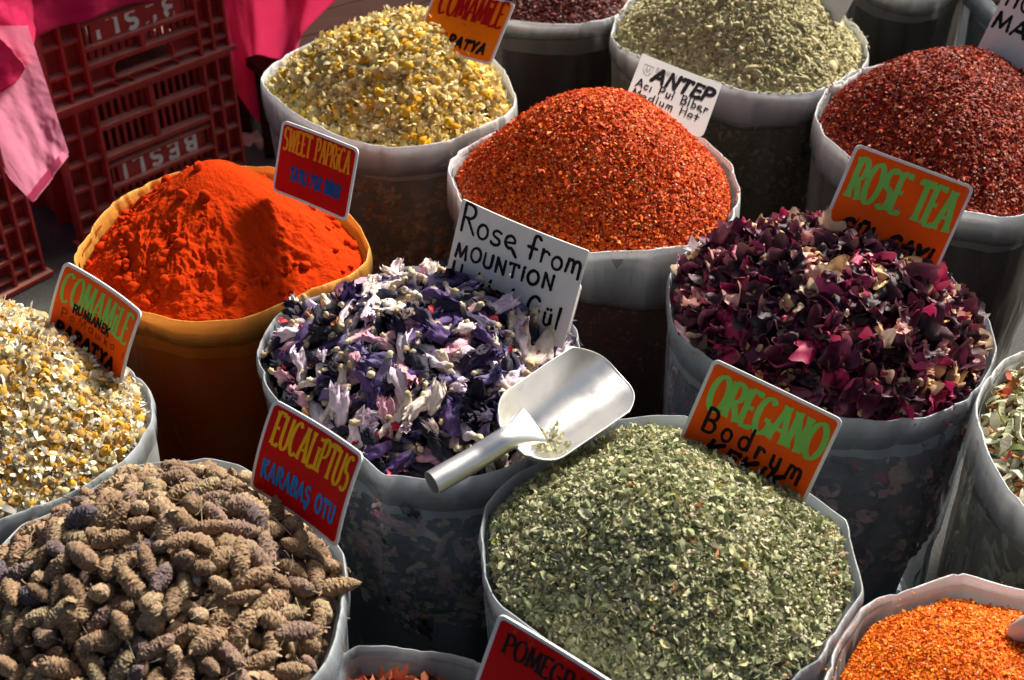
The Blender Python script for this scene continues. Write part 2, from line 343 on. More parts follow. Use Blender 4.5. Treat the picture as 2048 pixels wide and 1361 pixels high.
class Heap:
    def __init__(self, rim, apex, H, edge=-.02, a=.35, pw=1.0, namp=.004, nf=14, sym=0):
        self.rim, self.apex, self.H, self.a, self.pw = rim, np.array(apex, float), H, a, pw
        self.ze = rim.z + edge
        self.namp, self.nf = namp, nf
        d = rim.pts - rim.nrm * .010 - self.apex
        th = np.arctan2(d[:, 1], d[:, 0]); r = np.linalg.norm(d, axis=1)
        o = np.argsort(th)
        self.th, self.r = th[o], r[o]
    def Rth(self, th):
        return np.interp(th, self.th, self.r, period=2 * math.pi)
    def prof(self, rho):
        a = self.a
        g = (np.sqrt(rho ** 2 + a * a) - a) / (math.sqrt(1 + a * a) - a)
        return 1 - g ** self.pw
    def z(self, x, y):
        dx, dy = x - self.apex[0], y - self.apex[1]
        rho = np.hypot(dx, dy) / self.Rth(np.arctan2(dy, dx))
        rc = np.clip(rho, 0, 1.1)
        n = fbm(np.stack([x, y, x * 0 + sum(map(ord, self.rim.key)) * .37], 1), self.nf, 3)
        return self.ze + self.H * self.prof(rc) + self.namp * n * (1 - .5 * rc), rho
    def normal(self, x, y, e=.012):
        gx = (self.z(x + e, y)[0] - self.z(x - e, y)[0]) / (2 * e)
        gy = (self.z(x, y + e)[0] - self.z(x, y - e)[0]) / (2 * e)
        n = np.stack([-gx, -gy, np.ones_like(gx)], 1)
        return n / np.linalg.norm(n, axis=1)[:, None]
    def sample(self, n, rmax=.985, bias=None):
        out = []
        lo = self.rim.pts.min(0); hi = self.rim.pts.max(0)
        got = 0
        while got < n:
            p = rng.uniform(lo, hi, (n, 2))
            z, rho = self.z(p[:, 0], p[:, 1])
            k = rho < rmax
            out.append(np.concatenate([p[k], z[k][:, None]], 1)); got += k.sum()
        P = np.concatenate(out)[:n]
        return P, self.normal(P[:, 0], P[:, 1])
    def spaced(self, d, tries=6000, rmax=.97, fore=1.0):
        """points at least d apart, darts thrown one by one"""
        P, N = self.sample(tries, rmax)
        keep = np.zeros((tries, 3)); idx = []
        for k in range(tries):
            if not idx or np.min(np.sum((keep[:len(idx)] - P[k]) ** 2, 1)) > d * d:
                keep[len(idx)] = P[k]; idx.append(k)
        return P[idx], N[idx]

def film_wall(rim, off, ztop, zbot, n, taper=.86, wr=.006, seed=0, pw=1.4):
    """rings of a tapering, creased bag wall from ztop down to zbot"""
    rows = []
    for k in range(n):
        s = k / (n - 1)
        z = ztop + (zbot - ztop) * s
        p = rim.ring(0, 0)[:, :2]
        w = fbm(np.stack([p[:, 0] * 1.0, p[:, 1] * 1.0, np.full(rim.N, s * .35 + seed)], 1), 16, 3) * wr * min(1, .25 + s * 3)
        w = w - wr * 1.3 * np.clip(.16 - np.abs(vnoise(np.stack([p[:, 0], p[:, 1], np.full(rim.N, s * .22 + seed)], 1), 13)), 0, 1) / .16 * min(1, .15 + s * 2)
        rows.append(rim.ring(off + w * np.clip((s - .16) * 4, 0, 1), z, 1 - (1 - taper) * s ** pw))
    return np.array(rows)

def build_sack(key, label, cuff=.05, film='film', cuffm='cuff', linerm='liner', taper=.84, content=None, extra=None, seed=0, inner=.06):
    rim = Rim(key)
    root = thing('spice_sack', label, 'sack', (*rim.c, 0), 'open sacks of dried herbs and spices')
    a = Acc()
    W = film_wall(rim, -.002, rim.z - .012, .004, 16, taper, .007, seed)
    a.add(W.reshape(-1, 3), grid_faces(16, rim.N, wrap_v=True))
    bot = W[-1]; c = np.concatenate([bot, [[*rim.c, .004]]])
    i = np.arange(rim.N)
    a.add(c, np.stack([i, (i + 1) % rim.N, np.full(rim.N, rim.N)], 1))
    a.obj('bag', MAT[film], root)
    # folded rim: inner lip, rolled edge, outer cuff
    b = Acc()
    th = np.arange(rim.N) / rim.N * 2 * math.pi
    # film standing clear of the filling is milky; it clears where the filling presses against it
    cl = cuff * (1 + .22 * np.sin(2 * th + seed) + .15 * np.sin(3 * th + 2 * seed))
    wav = .0022 * vnoise(np.concatenate([rim.pts, np.full((rim.N, 1), seed)], 1), 20) - .003 * np.clip(.14 - np.abs(vnoise(np.concatenate([rim.pts, np.full((rim.N, 1), seed + 9)], 1), 17)), 0, 1) / .14
    zt = rim.z + rim.dz
    rows = [rim.ring(-.0030 + wav, zt - .016), rim.ring(-.0022 + wav, zt - .006), rim.ring(-.0009 + wav, zt - .0006), rim.ring(0 + wav, zt),
            rim.ring(.0010 + wav, zt - .0006), rim.ring(.0022 + wav, zt - .006), rim.ring(.0030 + wav * 1.2, zt - .35 * cl),
            rim.ring(.0038 + wav * 1.4, zt - .6 * cl, .999), rim.ring(.0036 + wav * 1.6, zt - cl, .997), rim.ring(.0030 + wav * 1.6, zt - cl - .012, .995)]
    fade = np.repeat(np.array([1, 1, 1.2, 1.3, 1.2, 1, .85, .6, .25, .0]), rim.N)[:, None].repeat(3, 1)
    b.add(np.array(rows).reshape(-1, 3), grid_faces(len(rows), rim.N, wrap_v=True), fade)
    b.obj('rim_fold', MAT[cuffm], root)
    d = Acc()
    W2 = [rim.ring(-.0060 + wav, zt - .010 - inner * k / 4) for k in range(5)]
    d.add(np.array(W2).reshape(-1, 3), grid_faces(5, rim.N, wrap_v=True))
    d.obj('inner_liner', MAT[linerm], root)
    return rim, root

def heap_base(heap, acc, col, rough_amp=.0015, nr=56, wall=True, m=0, cvar=.25, sink=.0, taper=.84):
    """the body of the filling: domed top plus the wall behind the film"""
    rim = heap.rim
    nt_ = rim.N
    th = np.arctan2(rim.pts[:, 1] - heap.apex[1], rim.pts[:, 0] - heap.apex[0])
    rr = np.linspace(0.0, 1.0, nr)
    Rm = np.linalg.norm(rim.pts - rim.nrm * .010 - heap.apex, axis=1)
    dirs = (rim.pts - rim.nrm * .010 - heap.apex) / Rm[:, None]
    X = heap.apex[0] + rr[:, None] * Rm[None] * dirs[None, :, 0]
    Y = heap.apex[1] + rr[:, None] * Rm[None] * dirs[None, :, 1]
    Zz, _ = heap.z(X.ravel(), Y.ravel())
    P = np.stack([X.ravel(), Y.ravel(), Zz - sink], 1)
    P[:, 2] += rough_amp * vnoise(P, 160)
    rows = [P]
    nw = 14 if wall else 0
    for k in range(nw):
        s = (k + 1) / nw
        sh = 1 - (1 - taper) * s ** 1.4
        q = rim.ring(-.021 + .003 * vnoise(np.concatenate([rim.pts, np.full((nt_, 1), s * .6)], 1), 40), heap.ze - sink + (.012 - heap.ze) * s, sh)
        rows.append(q)
    V = np.concatenate(rows)
    c = np.array(col)[None] * (1 + cvar * fbm(V, 60, 3)[:, None])
    acc.add(V, grid_faces(nr + nw, nt_, wrap_v=True), c, m)

def rot_frames(N, spin=None, tilt=0.5, n=None):
    """rotation matrices whose z axis leans off the normals N by up to tilt, with random spin"""
    n = len(N)
    z = N + rng.normal(0, tilt, (n, 3))
    z /= np.linalg.norm(z, axis=1)[:, None] + 1e-9
    x = rng.normal(0, 1, (n, 3))
    x -= z * np.sum(x * z, 1)[:, None]
    x /= np.linalg.norm(x, axis=1)[:, None] + 1e-9
    y = np.cross(z, x)
    return np.stack([x, y, z], 2)

def scatter(acc, variants, P, M, scale, tint=None, m=1):
    """copies of small (V,F,C) pieces at P with frames M and sizes scale (n,) or (n,3)"""
    n = len(P)
    scale = np.asarray(scale, float)
    if scale.ndim == 1: scale = scale[:, None].repeat(3, 1)
    which = rng.integers(0, len(variants), n)
    for k, (V, F, C) in enumerate(variants):
        idx = np.where(which == k)[0]
        if not len(idx): continue
        W = np.einsum('nij,nvj->nvi', M[idx], V[None] * scale[idx][:, None]) + P[idx][:, None]
        nv = len(V)
        FF = (F[None] + (np.arange(len(idx)) * nv)[:, None, None]).reshape(-1, F.shape[1])
        CC = np.broadcast_to(C[None], (len(idx), nv, 3)).copy()
        if tint is not None: CC *= tint[idx][:, None]
        acc.add(W.reshape(-1, 3), FF, CC.reshape(-1, 3), m)

def pick(colors, weights, n, var=.18):
    c = np.array(colors)[rng.choice(len(colors), n, p=np.array(weights) / np.sum(weights))]
    return c * (1 + rng.normal(0, var, (n, 1))).clip(.35, 1.8)

# ---- piece shapes (unit sized, z up)
def flake(k):
    r = np.random.default_rng(k)
    n = 5
    a = np.sort(r.uniform(0, 2 * math.pi, n))
    rad = r.uniform(.3, .55, n)
    V = np.stack([np.cos(a) * rad * 1.25, np.sin(a) * rad * .85, r.normal(0, .10, n)], 1)
    V = np.concatenate([V, [[0, 0, r.uniform(.05, .2)]]])
    F = np.array([(i, (i + 1) % n, n) for i in range(n)])
    return V, F, np.ones((n + 1, 3))

def grain(k, w=.26):
    r = np.random.default_rng(k + 50)
    L = np.array([-.5, -.2, .2, .5]); W = np.array([.05, w, w * .9, .04])
    V = []
    bend = r.uniform(-.25, .25)
    for l, q in zip(L, W):
        for j in range(4):
            a = j * math.pi / 2 + .4
            V.append((l, q * math.cos(a) + bend * l * l, q * math.sin(a)))
    return np.array(V), grid_faces(4, 4, wrap_v=True), np.ones((16, 3))

def seed_shape(k):
    V, F, C = sphere(6, 4)
    return V * np.array([.5, .4, .16]), F, C

def sphere(nu=8, nv=5):
    V = []
    for i in range(nv + 1):
        p = math.pi * i / nv
        for j in range(nu):
            a = 2 * math.pi * j / nu
            V.append((math.sin(p) * math.cos(a), math.sin(p) * math.sin(a), math.cos(p)))
    return np.array(V), grid_faces(nv + 1, nu, wrap_v=True), np.ones((len(V), 3))

def leaf(k, nu=5, wide=(.24, .42)):
    r = np.random.default_rng(k + 200)
    curl, fold, tw = r.uniform(-2.6, 2.6), r.uniform(-1.5, 1.5), r.uniform(-2.2, 2.2)
    w = r.uniform(*wide)
    V, C = [], []
    for i in range(nu):
        t = i / (nu - 1)
        ww = w * (math.sin(math.pi * (.08 + .84 * t ** .8)) ** .8) + .01
        for j in (-1, 0, 1):
            x = t - .5
            y = j * ww
            z = curl * (x * x - .08) + fold * abs(y) + r.normal(0, .045)
            a = tw * x
            y, z = y * math.cos(a) - z * math.sin(a) * .5, z + y * math.sin(a)
            V.append((x + (.10 * math.sin(curl * 2) * abs(j)), y, z)); C.append(1.15 if j == 0 else r.uniform(.8, 1.05))
    return np.array(V), grid_faces(nu, 3), np.repeat(np.array(C)[:, None], 3, 1)

def stick(k, n=5, rad=.012, bend=.12):
    r = np.random.default_rng(k + 300)
    V = []
    b1, b2 = r.uniform(-bend, bend, 2)
    for i in range(n):
        t = i / (n - 1) - .5
        for j in range(4):
            a = j * math.pi / 2
            q = rad * (1.1 - .5 * (t + .5)) * r.uniform(.8, 1.2)
            V.append((t, q * math.cos(a) + b1 * (4 * t * t - 1), q * math.sin(a) + b2 * math.sin(3 * t)))
    return np.array(V), grid_faces(n, 4, wrap_v=True), np.ones((len(V), 3))

def join(parts):
    V, F, C, n = [], [], [], 0
    for v, f, c in parts:
        f = np.asarray(f)
        if f.shape[1] == 4: f = np.concatenate([f[:, [0, 1, 2]], f[:, [0, 2, 3]]])
        V.append(v); F.append(f + n); C.append(np.broadcast_to(c, (len(v), 3))); n += len(v)
    return np.concatenate(V), np.concatenate(F), np.concatenate(C)

def chamomile(k, petals=None, yellow=(.62, .33, .03), green=(.36, .30, .10), white=(.78, .72, .52)):
    """a dried flower head: domed disc, short stalk, shrivelled ray petals"""
    r = np.random.default_rng(k + 400)
    V, F, C = sphere(8, 5)
    V = V * np.array([.30, .30, .30 * r.uniform(.7, 1.25)])
    V = V * (1 + .10 * r.normal(0, 1, (len(V), 1)))
    up = (V[:, 2:] > -.04)
    C = np.where(up, np.array(yellow) * r.uniform(.75, 1.15), np.array(green) * r.uniform(.8, 1.2))
    parts = [(V, F, C)]
    n = r.integers(0, 11) if petals is None else petals
    for j in range(n):
        a = 2 * math.pi * j / max(n, 1) + r.uniform(-.3, .3)
        L = r.uniform(.28, .5); droop = r.uniform(-1.4, 1.1); w = r.uniform(.07, .12)
        pv = []
        for i in range(4):
            t = i / 3
            rad = .24 + L * t * math.cos(droop * t)
            z = -.05 + L * t * math.sin(droop * t)
            ww = w * (.5 + .7 * math.sin(math.pi * (.15 + .75 * t)))
            for s in (-1, 1):
                pv.append((rad * math.cos(a) - s * ww * math.sin(a), rad * math.sin(a) + s * ww * math.cos(a), z + .04 * s * r.uniform(-1, 1)))
        parts.append((np.array(pv), grid_faces(4, 2), np.array(white) * r.uniform(.72, 1.1)))
    if r.random() < .5:
        sv, sf, sc = stick(k, 4, .035)
        sv = sv[:, [2, 1, 0]] * np.array([1, 1, r.uniform(.3, .8)]) + np.array([0, 0, -.5])
        parts.append((sv, sf, np.array((.42, .36, .16))))
    return join(parts)

def crumple_petal(k, n=8, aspect=.8, curl=1.0, ruff=.10):
    """one dried petal: cupped, rippled sheet narrowing to its base"""
    r = np.random.default_rng(k + 500)
    c1, c2, tw = r.uniform(-1.3, 1.3) * curl, r.uniform(-1.5, 1.5) * curl, r.uniform(-1.0, 1.0)
    V = []
    lob = r.uniform(.0, .10); nar = r.uniform(.35, .7)
    for i in range(n):
        t = .5 - .5 * math.cos(math.pi * (.035 + .93 * i / (n - 1)))
        wid = aspect * .5 * math.sqrt(max(0, 1 - (2 * t - 1) ** 2)) ** .85 * (nar + (1 - nar) * t ** .7)
        for j in range(n):
            s = math.sin(math.pi / 2 * (j / (n - 1) * 2 - 1))
            V.append((t - .5 - lob * (1 - min(1, abs(s) * 2.2)) * t ** 4, s * wid, 0))
    V = np.array(V)
    z = c1 * (V[:, 0] ** 2) + c2 * (V[:, 1] ** 2) * 1.4
    off = r.uniform(0, 50, 3)
    z = z + ruff * 1.6 * vnoise(V * np.array([1, 1.6, 1]) + off, 3.2) + ruff * .6 * vnoise(V + off, 8)
    edge = (np.abs(V[:, 1]) / (aspect * .5)) ** 2
    z = z + ruff * 1.5 * edge * np.sin(V[:, 0] * r.uniform(9, 16) + r.uniform(0, 6))
    a = tw * V[:, 0]
    y, zz = V[:, 1] * np.cos(a) - z * np.sin(a), z * np.cos(a) + V[:, 1] * np.sin(a)
    V = np.stack([V[:, 0], y, zz], 1)
    return V, grid_faces(n, n), np.ones((n * n, 3))

def mallow_shape(k, nu=24, nv=34):
    """a furled, dried mallow bloom: finely pleated trumpet, twisted and crushed, with a ragged mouth"""
    r = np.random.default_rng(k + 600)
    L = 1.0
    flare = r.uniform(.13, .27); squash = r.uniform(.5, .95); bend = r.uniform(-.45, .45); tw = r.uniform(-1.8, 1.8)
    npl = int(r.integers(3, 6)); fine = int(r.integers(11, 17)); ph = r.uniform(0, 6)
    V, C = [], []
    for i in range(nu):
        t = i / (nu - 1)
        rad = .085 + (flare - .085) * (math.sin(min(1, t * 1.2) * math.pi * .5) ** 1.3) * (1 - .45 * max(0, t - .7) / .3)
        for j in range(nv):
            a = 2 * math.pi * j / nv
            pl = 1 + (.34 * t + .03) * math.sin(npl * a + ph + tw * t * 2) + (.10 * t + .03) * math.sin(fine * a + 2 * ph)
            q = rad * pl
            x = (t - .45) * L + (.06 * math.sin(npl * a + ph) + .05 * math.sin(fine * a * .5) + .05 * r.normal()) * max(0, t - .7) / .3
            V.append((x, q * math.cos(a + tw * t) + bend * t * t, q * math.sin(a + tw * t) * squash))
            C.append(t)
    V = np.array(V)
    V += .065 * np.stack([vnoise(V + s * 9.1 + k, 4.2) for s in range(3)], 1)
    V += .032 * np.stack([vnoise(V + s * 5.1 + k, 9) for s in range(3)], 1)
    return V, grid_faces(nu, nv, wrap_v=True), np.array(C)

def calyx_shape(k):
    r = np.random.default_rng(k + 640)
    V, F, C = sphere(10, 7)
    a = np.arctan2(V[:, 2], V[:, 1])
    q = .088 * (1 + .18 * np.sin(5 * a) * (V[:, 0] > -.3) + .06 * r.normal(0, 1, len(V)))
    W = V[:, [2, 0, 1]] * q[:, None]
    W[:, 0] = W[:, 0] * 1.25 - .46
    return W, F, C

def lavender_shape(k, nu=46, nv=34, plump=1.0):
    """a dried flower spike: slim barrel of overlapping small bracts, a stalk end and a few loose tips"""
    r = np.random.default_rng(k + 700)
    w = r.uniform(.185, .275) * plump
    bend = r.uniform(-.25, .25); skew = r.uniform(.75, 1.3)
    rows = int(r.integers(13, 19)); cols = int(r.integers(8, 12))
    V, C = [], []
    ph = r.uniform(0, 6)
    jit = r.normal(0, 1, (rows + 3, cols + 1))
    for i in range(nu):
        t = i / (nu - 1)
        tt = t ** skew
        e = max(.04, (1 - abs(2 * tt - 1) ** 2.4)) ** .55 if 0 < t < 1 else .04
        for j in range(nv):
            a = 2 * math.pi * j / nv
            rr_ = rows * t
            ri = int(rr_); u = rr_ - ri
            cc_ = (a / (2 * math.pi) * cols + (ri % 2) * .5 + ph) % cols
            ci = int(cc_); v = cc_ - ci
            jj = jit[ri, ci % cols]
            sc = max(0.0, 1 - (2 * v - 1) ** 2) ** .6 * (u ** .8 if u < .8 else (1 - u) * 4.2)
            q = w * e * (.90 + (.13 + .08 * jj) * sc + .05 * r.normal()) * (1 + .08 * math.sin(a * 2 + ph))
            V.append((t - .5 + .010 * r.normal() + .012 * sc, q * math.cos(a) + bend * (t - .5) ** 2 * .6, q * math.sin(a)))
            C.append((.66 + .42 * sc) * (1 + .12 * jj) + .16 * r.normal())
    V = np.array(V)
    V += .018 * np.stack([vnoise(V + s * 7 + k, 4) for s in range(3)], 1) + .010 * np.stack([vnoise(V + s * 7 + k, 16) for s in range(3)], 1)
    C = np.array(C).clip(.25, 1.5)
    parts = [(V, grid_faces(nu, nv, wrap_v=True), np.repeat(C[:, None], 3, 1))]
    if r.random() < .6:
        sv, sf, sc_ = stick(k, 4, .06)
        sv = sv * np.array([.34, .40, .40]) + np.array([-.6, 0, 0])
        parts.append((sv, sf, np.full((len(sv), 3), 1.05)))
    for q in range(int(r.integers(0, 4))):      # loose papery bracts at the tip
        lv, lf, lc = leaf(k * 7 + q, 4)
        a = r.uniform(0, 6.28); s = r.uniform(.14, .28)
        lv = lv * s
        lv = np.stack([lv[:, 0] + .47, lv[:, 1] * math.cos(a) - lv[:, 2] * math.sin(a) + .09 * math.cos(a), lv[:, 1] * math.sin(a) + lv[:, 2] * math.cos(a) + .09 * math.sin(a)], 1)
        parts.append((lv, lf, lc * 1.1))
    return join(parts)

def pomegranate_flower(k):
    r = np.random.default_rng(k + 800)
    nu, nv = 9, 24
    V, C = [], []
    lobes = 6
    for i in range(nu):
        t = i / (nu - 1)
        for j in range(nv):
            a = 2 * math.pi * j / nv
            l = max(0, math.cos(lobes * a * .5) ** 2) if False else (.5 + .5 * math.cos(lobes * a))
            rad = .13 + .22 * t ** 1.4 + (t > .55) * (t - .55) * .55 * (l - .35)
            x = -.5 + t * .72 + (t > .55) * (t - .55) * .8 * (l - .3)
            V.append((x, rad * math.cos(a) * (1 + .08 * r.normal()), rad * math.sin(a) * (1 + .08 * r.normal())))
            C.append(t)
    V = np.array(V) + .03 * np.stack([vnoise(np.array(V) + s * 3 + k, 4) for s in range(3)], 1)
    C = np.array(C)[:, None]
    col = np.array([.50, .045, .05]) * (1 - C) + np.array([.46, .15, .06]) * C
    return V, grid_faces(nu, nv, wrap_v=True), col

def veg_chip(k):
    r = np.random.default_rng(k + 900)
    nu, w, h = 7, r.uniform(.10, .22), .03
    curl = r.uniform(-2.0, 2.0); tw = r.uniform(-1, 1)
    V = []
    for i in range(nu):
        t = i / (nu - 1) - .5
        ww = w * (1 - .5 * abs(2 * t) ** 3) * (1 + .15 * r.normal())
        for y, z in ((-ww, -h), (ww, -h), (ww, h), (-ww, h)):
            zz = z + curl * t * t * .5 + .8 * y * y
            a = tw * t
            V.append((t, y * math.cos(a) - zz * math.sin(a), y * math.sin(a) + zz * math.cos(a)))
    F = np.concatenate([grid_faces(nu, 4, wrap_v=True), [[0, 1, 2, 3], [(nu - 1) * 4 + q for q in (3, 2, 1, 0)]]])
    return np.array(V), F, np.ones((len(V), 3))

REG = []
def pixel(P):
    p = math.radians(PITCH)
    d = np.asarray(P, float) - np.array([0, 0, CAM_H])
    w = d[..., 1] * math.cos(p) - d[..., 2] * math.sin(p)
    return d[..., 0] / w * 2650 + 1024, 680.5 - (d[..., 1] * math.sin(p) + d[..., 2] * math.cos(p)) / w * 2650

def place(name, mesh, P, M, s, look, cat, group, child=None):
    o = bpy.data.objects.new(name, mesh)
    COL.objects.link(o)
    m = Matrix(M.tolist()).to_4x4()
    o.matrix_basis = Matrix.Translation(Vector(P)) @ m @ Matrix.Scale(float(s), 4)
    tag(o, None, cat, group)
    u, v = pixel(P)
    REG.append((o, look, float(u), float(v)))
    if child:
        c = bpy.data.objects.new(child[0], child[1]); COL.objects.link(c); c.parent = o
    return o

ORD = ['leftmost', 'second from left', 'third from left', 'fourth from left', 'fifth from left', 'sixth from left', 'seventh from left', 'eighth from left', 'ninth from left', 'tenth from left', 'eleventh from left', 'twelfth from left', 'thirteenth from left', 'fourteenth from left', 'fifteenth from left', 'sixteenth from left', 'seventeenth from left', 'eighteenth from left', 'nineteenth from left', 'twentieth from left']
def name_places(table):
    """write labels: the look, then the spot in the heap (rows from the top, columns from the left), then the order along it"""
    if not REG: return
    U = np.array([r[2] for r in REG]); Vv = np.array([r[3] for r in REG])
    uq = np.quantile(U, [1 / 3, 2 / 3]); vq = np.quantile(Vv, [1 / 3, 2 / 3])
    groups = {}
    for o, look, u, v in REG:
        spot = table[int(np.searchsorted(vq, v))][int(np.searchsorted(uq, u))]
        groups.setdefault(look + ' ' + spot, []).append((u, o))
    for base, lst in groups.items():
        lst.sort(key=lambda q: q[0])
        for k, (u, o) in enumerate(lst):
            if len(lst) == 1: o['label'] = base
            elif k == len(lst) - 1: o['label'] = base + ', rightmost'
            else: o['label'] = base + ', ' + (ORD[k] if k < 20 else 'number %d from left' % (k + 1))
    REG.clear()

def in_view(P, N):
    """how plainly a piece shows: facing, and inside the frame"""
    c = Vector((0, 0, CAM_H)); p = math.radians(PITCH)
    d = P - np.array([0, 0, CAM_H])
    w = d[:, 1] * math.cos(p) - d[:, 2] * math.sin(p)
    u = d[:, 0] / w * 2650 + 1024
    v = 680.5 - (d[:, 1] * math.sin(p) + d[:, 2] * math.cos(p)) / w * 2650
    f = -np.sum(d * N, 1) / np.linalg.norm(d, axis=1)
    return (u > -30) & (u < 2078) & (v > -30) & (v < 1391) & (f > .02), f

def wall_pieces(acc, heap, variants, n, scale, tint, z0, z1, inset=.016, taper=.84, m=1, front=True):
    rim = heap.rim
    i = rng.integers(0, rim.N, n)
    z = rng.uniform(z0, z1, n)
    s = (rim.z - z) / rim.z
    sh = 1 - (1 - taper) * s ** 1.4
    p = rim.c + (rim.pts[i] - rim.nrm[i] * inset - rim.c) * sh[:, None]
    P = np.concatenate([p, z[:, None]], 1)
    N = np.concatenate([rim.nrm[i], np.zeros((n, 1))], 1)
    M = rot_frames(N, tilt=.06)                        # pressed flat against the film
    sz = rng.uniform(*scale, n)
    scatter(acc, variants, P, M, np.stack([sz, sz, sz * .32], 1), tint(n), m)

def new_stuff(acc, name, mats, label, cat='spice', smooth=True):
    o = acc.obj(name, mats, None, smooth)
    return tag(o, label, cat, None, 'stuff')

# ------------------------------------------------------------------ setting: ground
m, nt, b = new_mat('worn_asphalt')
n1 = noise_node(nt, 160, 6, .7); n2 = noise_node(nt, 6, 4)
mixn = nd(nt, 'ShaderNodeMath', operation='MULTIPLY_ADD'); mixn.inputs[1].default_value = .6
nt.links.new(n2.outputs[0], mixn.inputs[0]); nt.links.new(n1.outputs[0], mixn.inputs[2])
nt.links.new(ramp(nt, mixn.outputs[0], [(.55, (.022, .023, .023)), (.8, (.045, .046, .045)), (1.0, (.085, .085, .08))]), b.inputs['Base Color'])
b.inputs['Roughness'].default_value = .85
bump(nt, b, n1.outputs[0], .5, .004)
MAT['asphalt'] = m
a = Acc()
a.add(*box_vf(-60, 60, -60, 60, -.4, 0))
tag(a.obj('ground', MAT['asphalt'], smooth=False), kind='structure')
# bits of dry leaf lying on the ground
MAT['litter'] = piece_mat('dry_litter', .8, .2, .3, 200)
a = Acc()
P = np.stack([rng.uniform(-1.3, -.55, 46), rng.uniform(2.0, 3.3, 46), np.full(46, .005)], 1)
P[0] = (-.868, 2.24, .006)
sc_ = rng.uniform(.006, .014, 46); sc_[0] = .03
scatter(a, [leaf(q) for q in range(5)], P, rot_frames(np.repeat([[0, 0, 1.]], 46, 0), tilt=.15), sc_, pick([(.42, .28, .14), (.30, .22, .14), (.5, .42, .30)], [2, 2, 1], 46), 0)
tag(a.obj('litter', MAT['litter']), 'scraps of dry leaf scattered on the dark ground by the crates', 'litter', None, 'stuff')

# ------------------------------------------------------------------ pieces of every kind
MAT['flakes'] = piece_mat('chili_flakes', .55, .18, .3, 420, .1, .2)
MAT['herb'] = piece_mat('dried_herb', .75, .2, .28, 420, .18, .3)
MAT['bloom'] = piece_mat('dried_chamomile', .75, .2, .25, 500, .15, .3)
MAT['petal'] = piece_mat('dried_rose_petal', .40, .4, .3, 260, .22, .35)
MAT['mallow'] = piece_mat('dried_mallow_petal', .6, .35, .38, 300, .15, .5)
MAT['calyx'] = piece_mat('dried_calyx', .75, .2, .25, 400, 0, .4)
MAT['spike'] = piece_mat('dried_lavender_spike', .8, .2, .42, 700, 0, .7)
MAT['veg'] = piece_mat('dried_vegetable', .55, .35, .22, 260, .22, .3)
MAT['powder'] = piece_mat('ground_paprika', .95, .03, .22, 700, 0, .8)

FL = [flake(k) for k in range(10)]
GR = [grain(k) for k in range(6)]
SD = [seed_shape(0)]
LF = [leaf(k) for k in range(14)]
ST = [stick(k) for k in range(6)]

def flake_heap(key, name, label, apex, H, cols, wts, base, n, size, seeds=0, edge=-.018, prof=.45, pw=1.0, namp=.009, stretch=(1, 1), mat='flakes', var=.2, tilt=.55, side=None, nf=11):
    rim = RIMOBJ[key]
    hp = Heap(rim, apex, H, edge, prof, pw, namp, nf)
    acc = Acc()
    heap_base(hp, acc, base, sink=.004)
    P, N = hp.sample(n)
    P[:, 2] += rng.normal(0, .0016, n)
    s = rng.gamma(4.5, size / 4.5, n)[:, None] * np.stack([np.full(n, stretch[0]), np.full(n, stretch[1]), np.ones(n)], 1)
    scatter(acc, FL if mat == 'flakes' else GR, P, rot_frames(N, tilt=tilt), s, pick(cols, wts, n, var))
    if seeds:
        P, N = hp.sample(seeds); P[:, 2] += .001
        scatter(acc, SD, P, rot_frames(N, tilt=.4), rng.uniform(.003, .0048, seeds), pick([(.72, .58, .42), (.62, .36, .22), (.80, .74, .66)], [2, 2, 1], seeds, .1))
    # a few pieces spilled on the rim
    i = rng.integers(0, rim.N, 90)
    P = np.concatenate([rim.pts[i] - rim.nrm[i] * rng.uniform(-.003, .008, (90, 1)), (rim.z + rim.dz[i] + .0012)[:, None] - rng.uniform(0, .003, (90, 1))], 1)
    scatter(acc, FL if mat == 'flakes' else GR, P, rot_frames(np.repeat([[0, 0, 1.]], 90, 0), tilt=.4), np.full(90, size * .9), pick(cols, wts, 90, var))
    if side:
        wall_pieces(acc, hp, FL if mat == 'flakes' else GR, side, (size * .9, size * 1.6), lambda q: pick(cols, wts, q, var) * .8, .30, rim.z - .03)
    o = new_stuff(acc, name, [MAT[mat], MAT[mat]], label)
    return hp

RIMOBJ = {}
def sack(key, label, **kw):
    rim, root = build_sack(key, label, seed=len(RIMOBJ) * 1.7 + .3, **kw)
    RIMOBJ[key] = rim
    return rim

sack('chamomile_back', 'white rimmed sack of chamomile standing in front of the pink cloth and crates', cuff=.055)
sack('paprika', 'yellow plastic lined sack holding bright orange paprika powder', cuff=.035, film='film_yellow', cuffm='cuff_yellow', linerm='cuff_yellow')
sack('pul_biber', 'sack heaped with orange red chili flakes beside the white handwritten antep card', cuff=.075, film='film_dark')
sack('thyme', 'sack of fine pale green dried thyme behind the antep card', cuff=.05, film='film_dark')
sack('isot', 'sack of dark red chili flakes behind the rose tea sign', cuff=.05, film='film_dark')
sack('chamomile_left', 'clear sack of white and yellow chamomile behind the lavender sack, cut by the frame edge', cuff=.03, film='film', cuffm='cuff_clear', linerm='cuff_clear')
sack('mallow', 'clear plastic sack of purple and cream mallow flowers under the aluminium scoop', cuff=.03, film='film_clear', cuffm='cuff_clear', linerm='cuff_clear')
sack('rose', 'clear bluish plastic sack heaped with dark rose petals', cuff=.035, film='film_clear', cuffm='cuff_clear', linerm='cuff_clear', taper=.95)
sack('mixed_veg', 'sack of chopped pale dried vegetables at the edge of the frame beside the rose petals', cuff=.05, film='film', cuffm='cuff', taper=.97)
sack('oregano', 'clear plastic sack heaped with grey green oregano in front', cuff=.03, film='film_clear', cuffm='cuff_clear', linerm='cuff_clear')
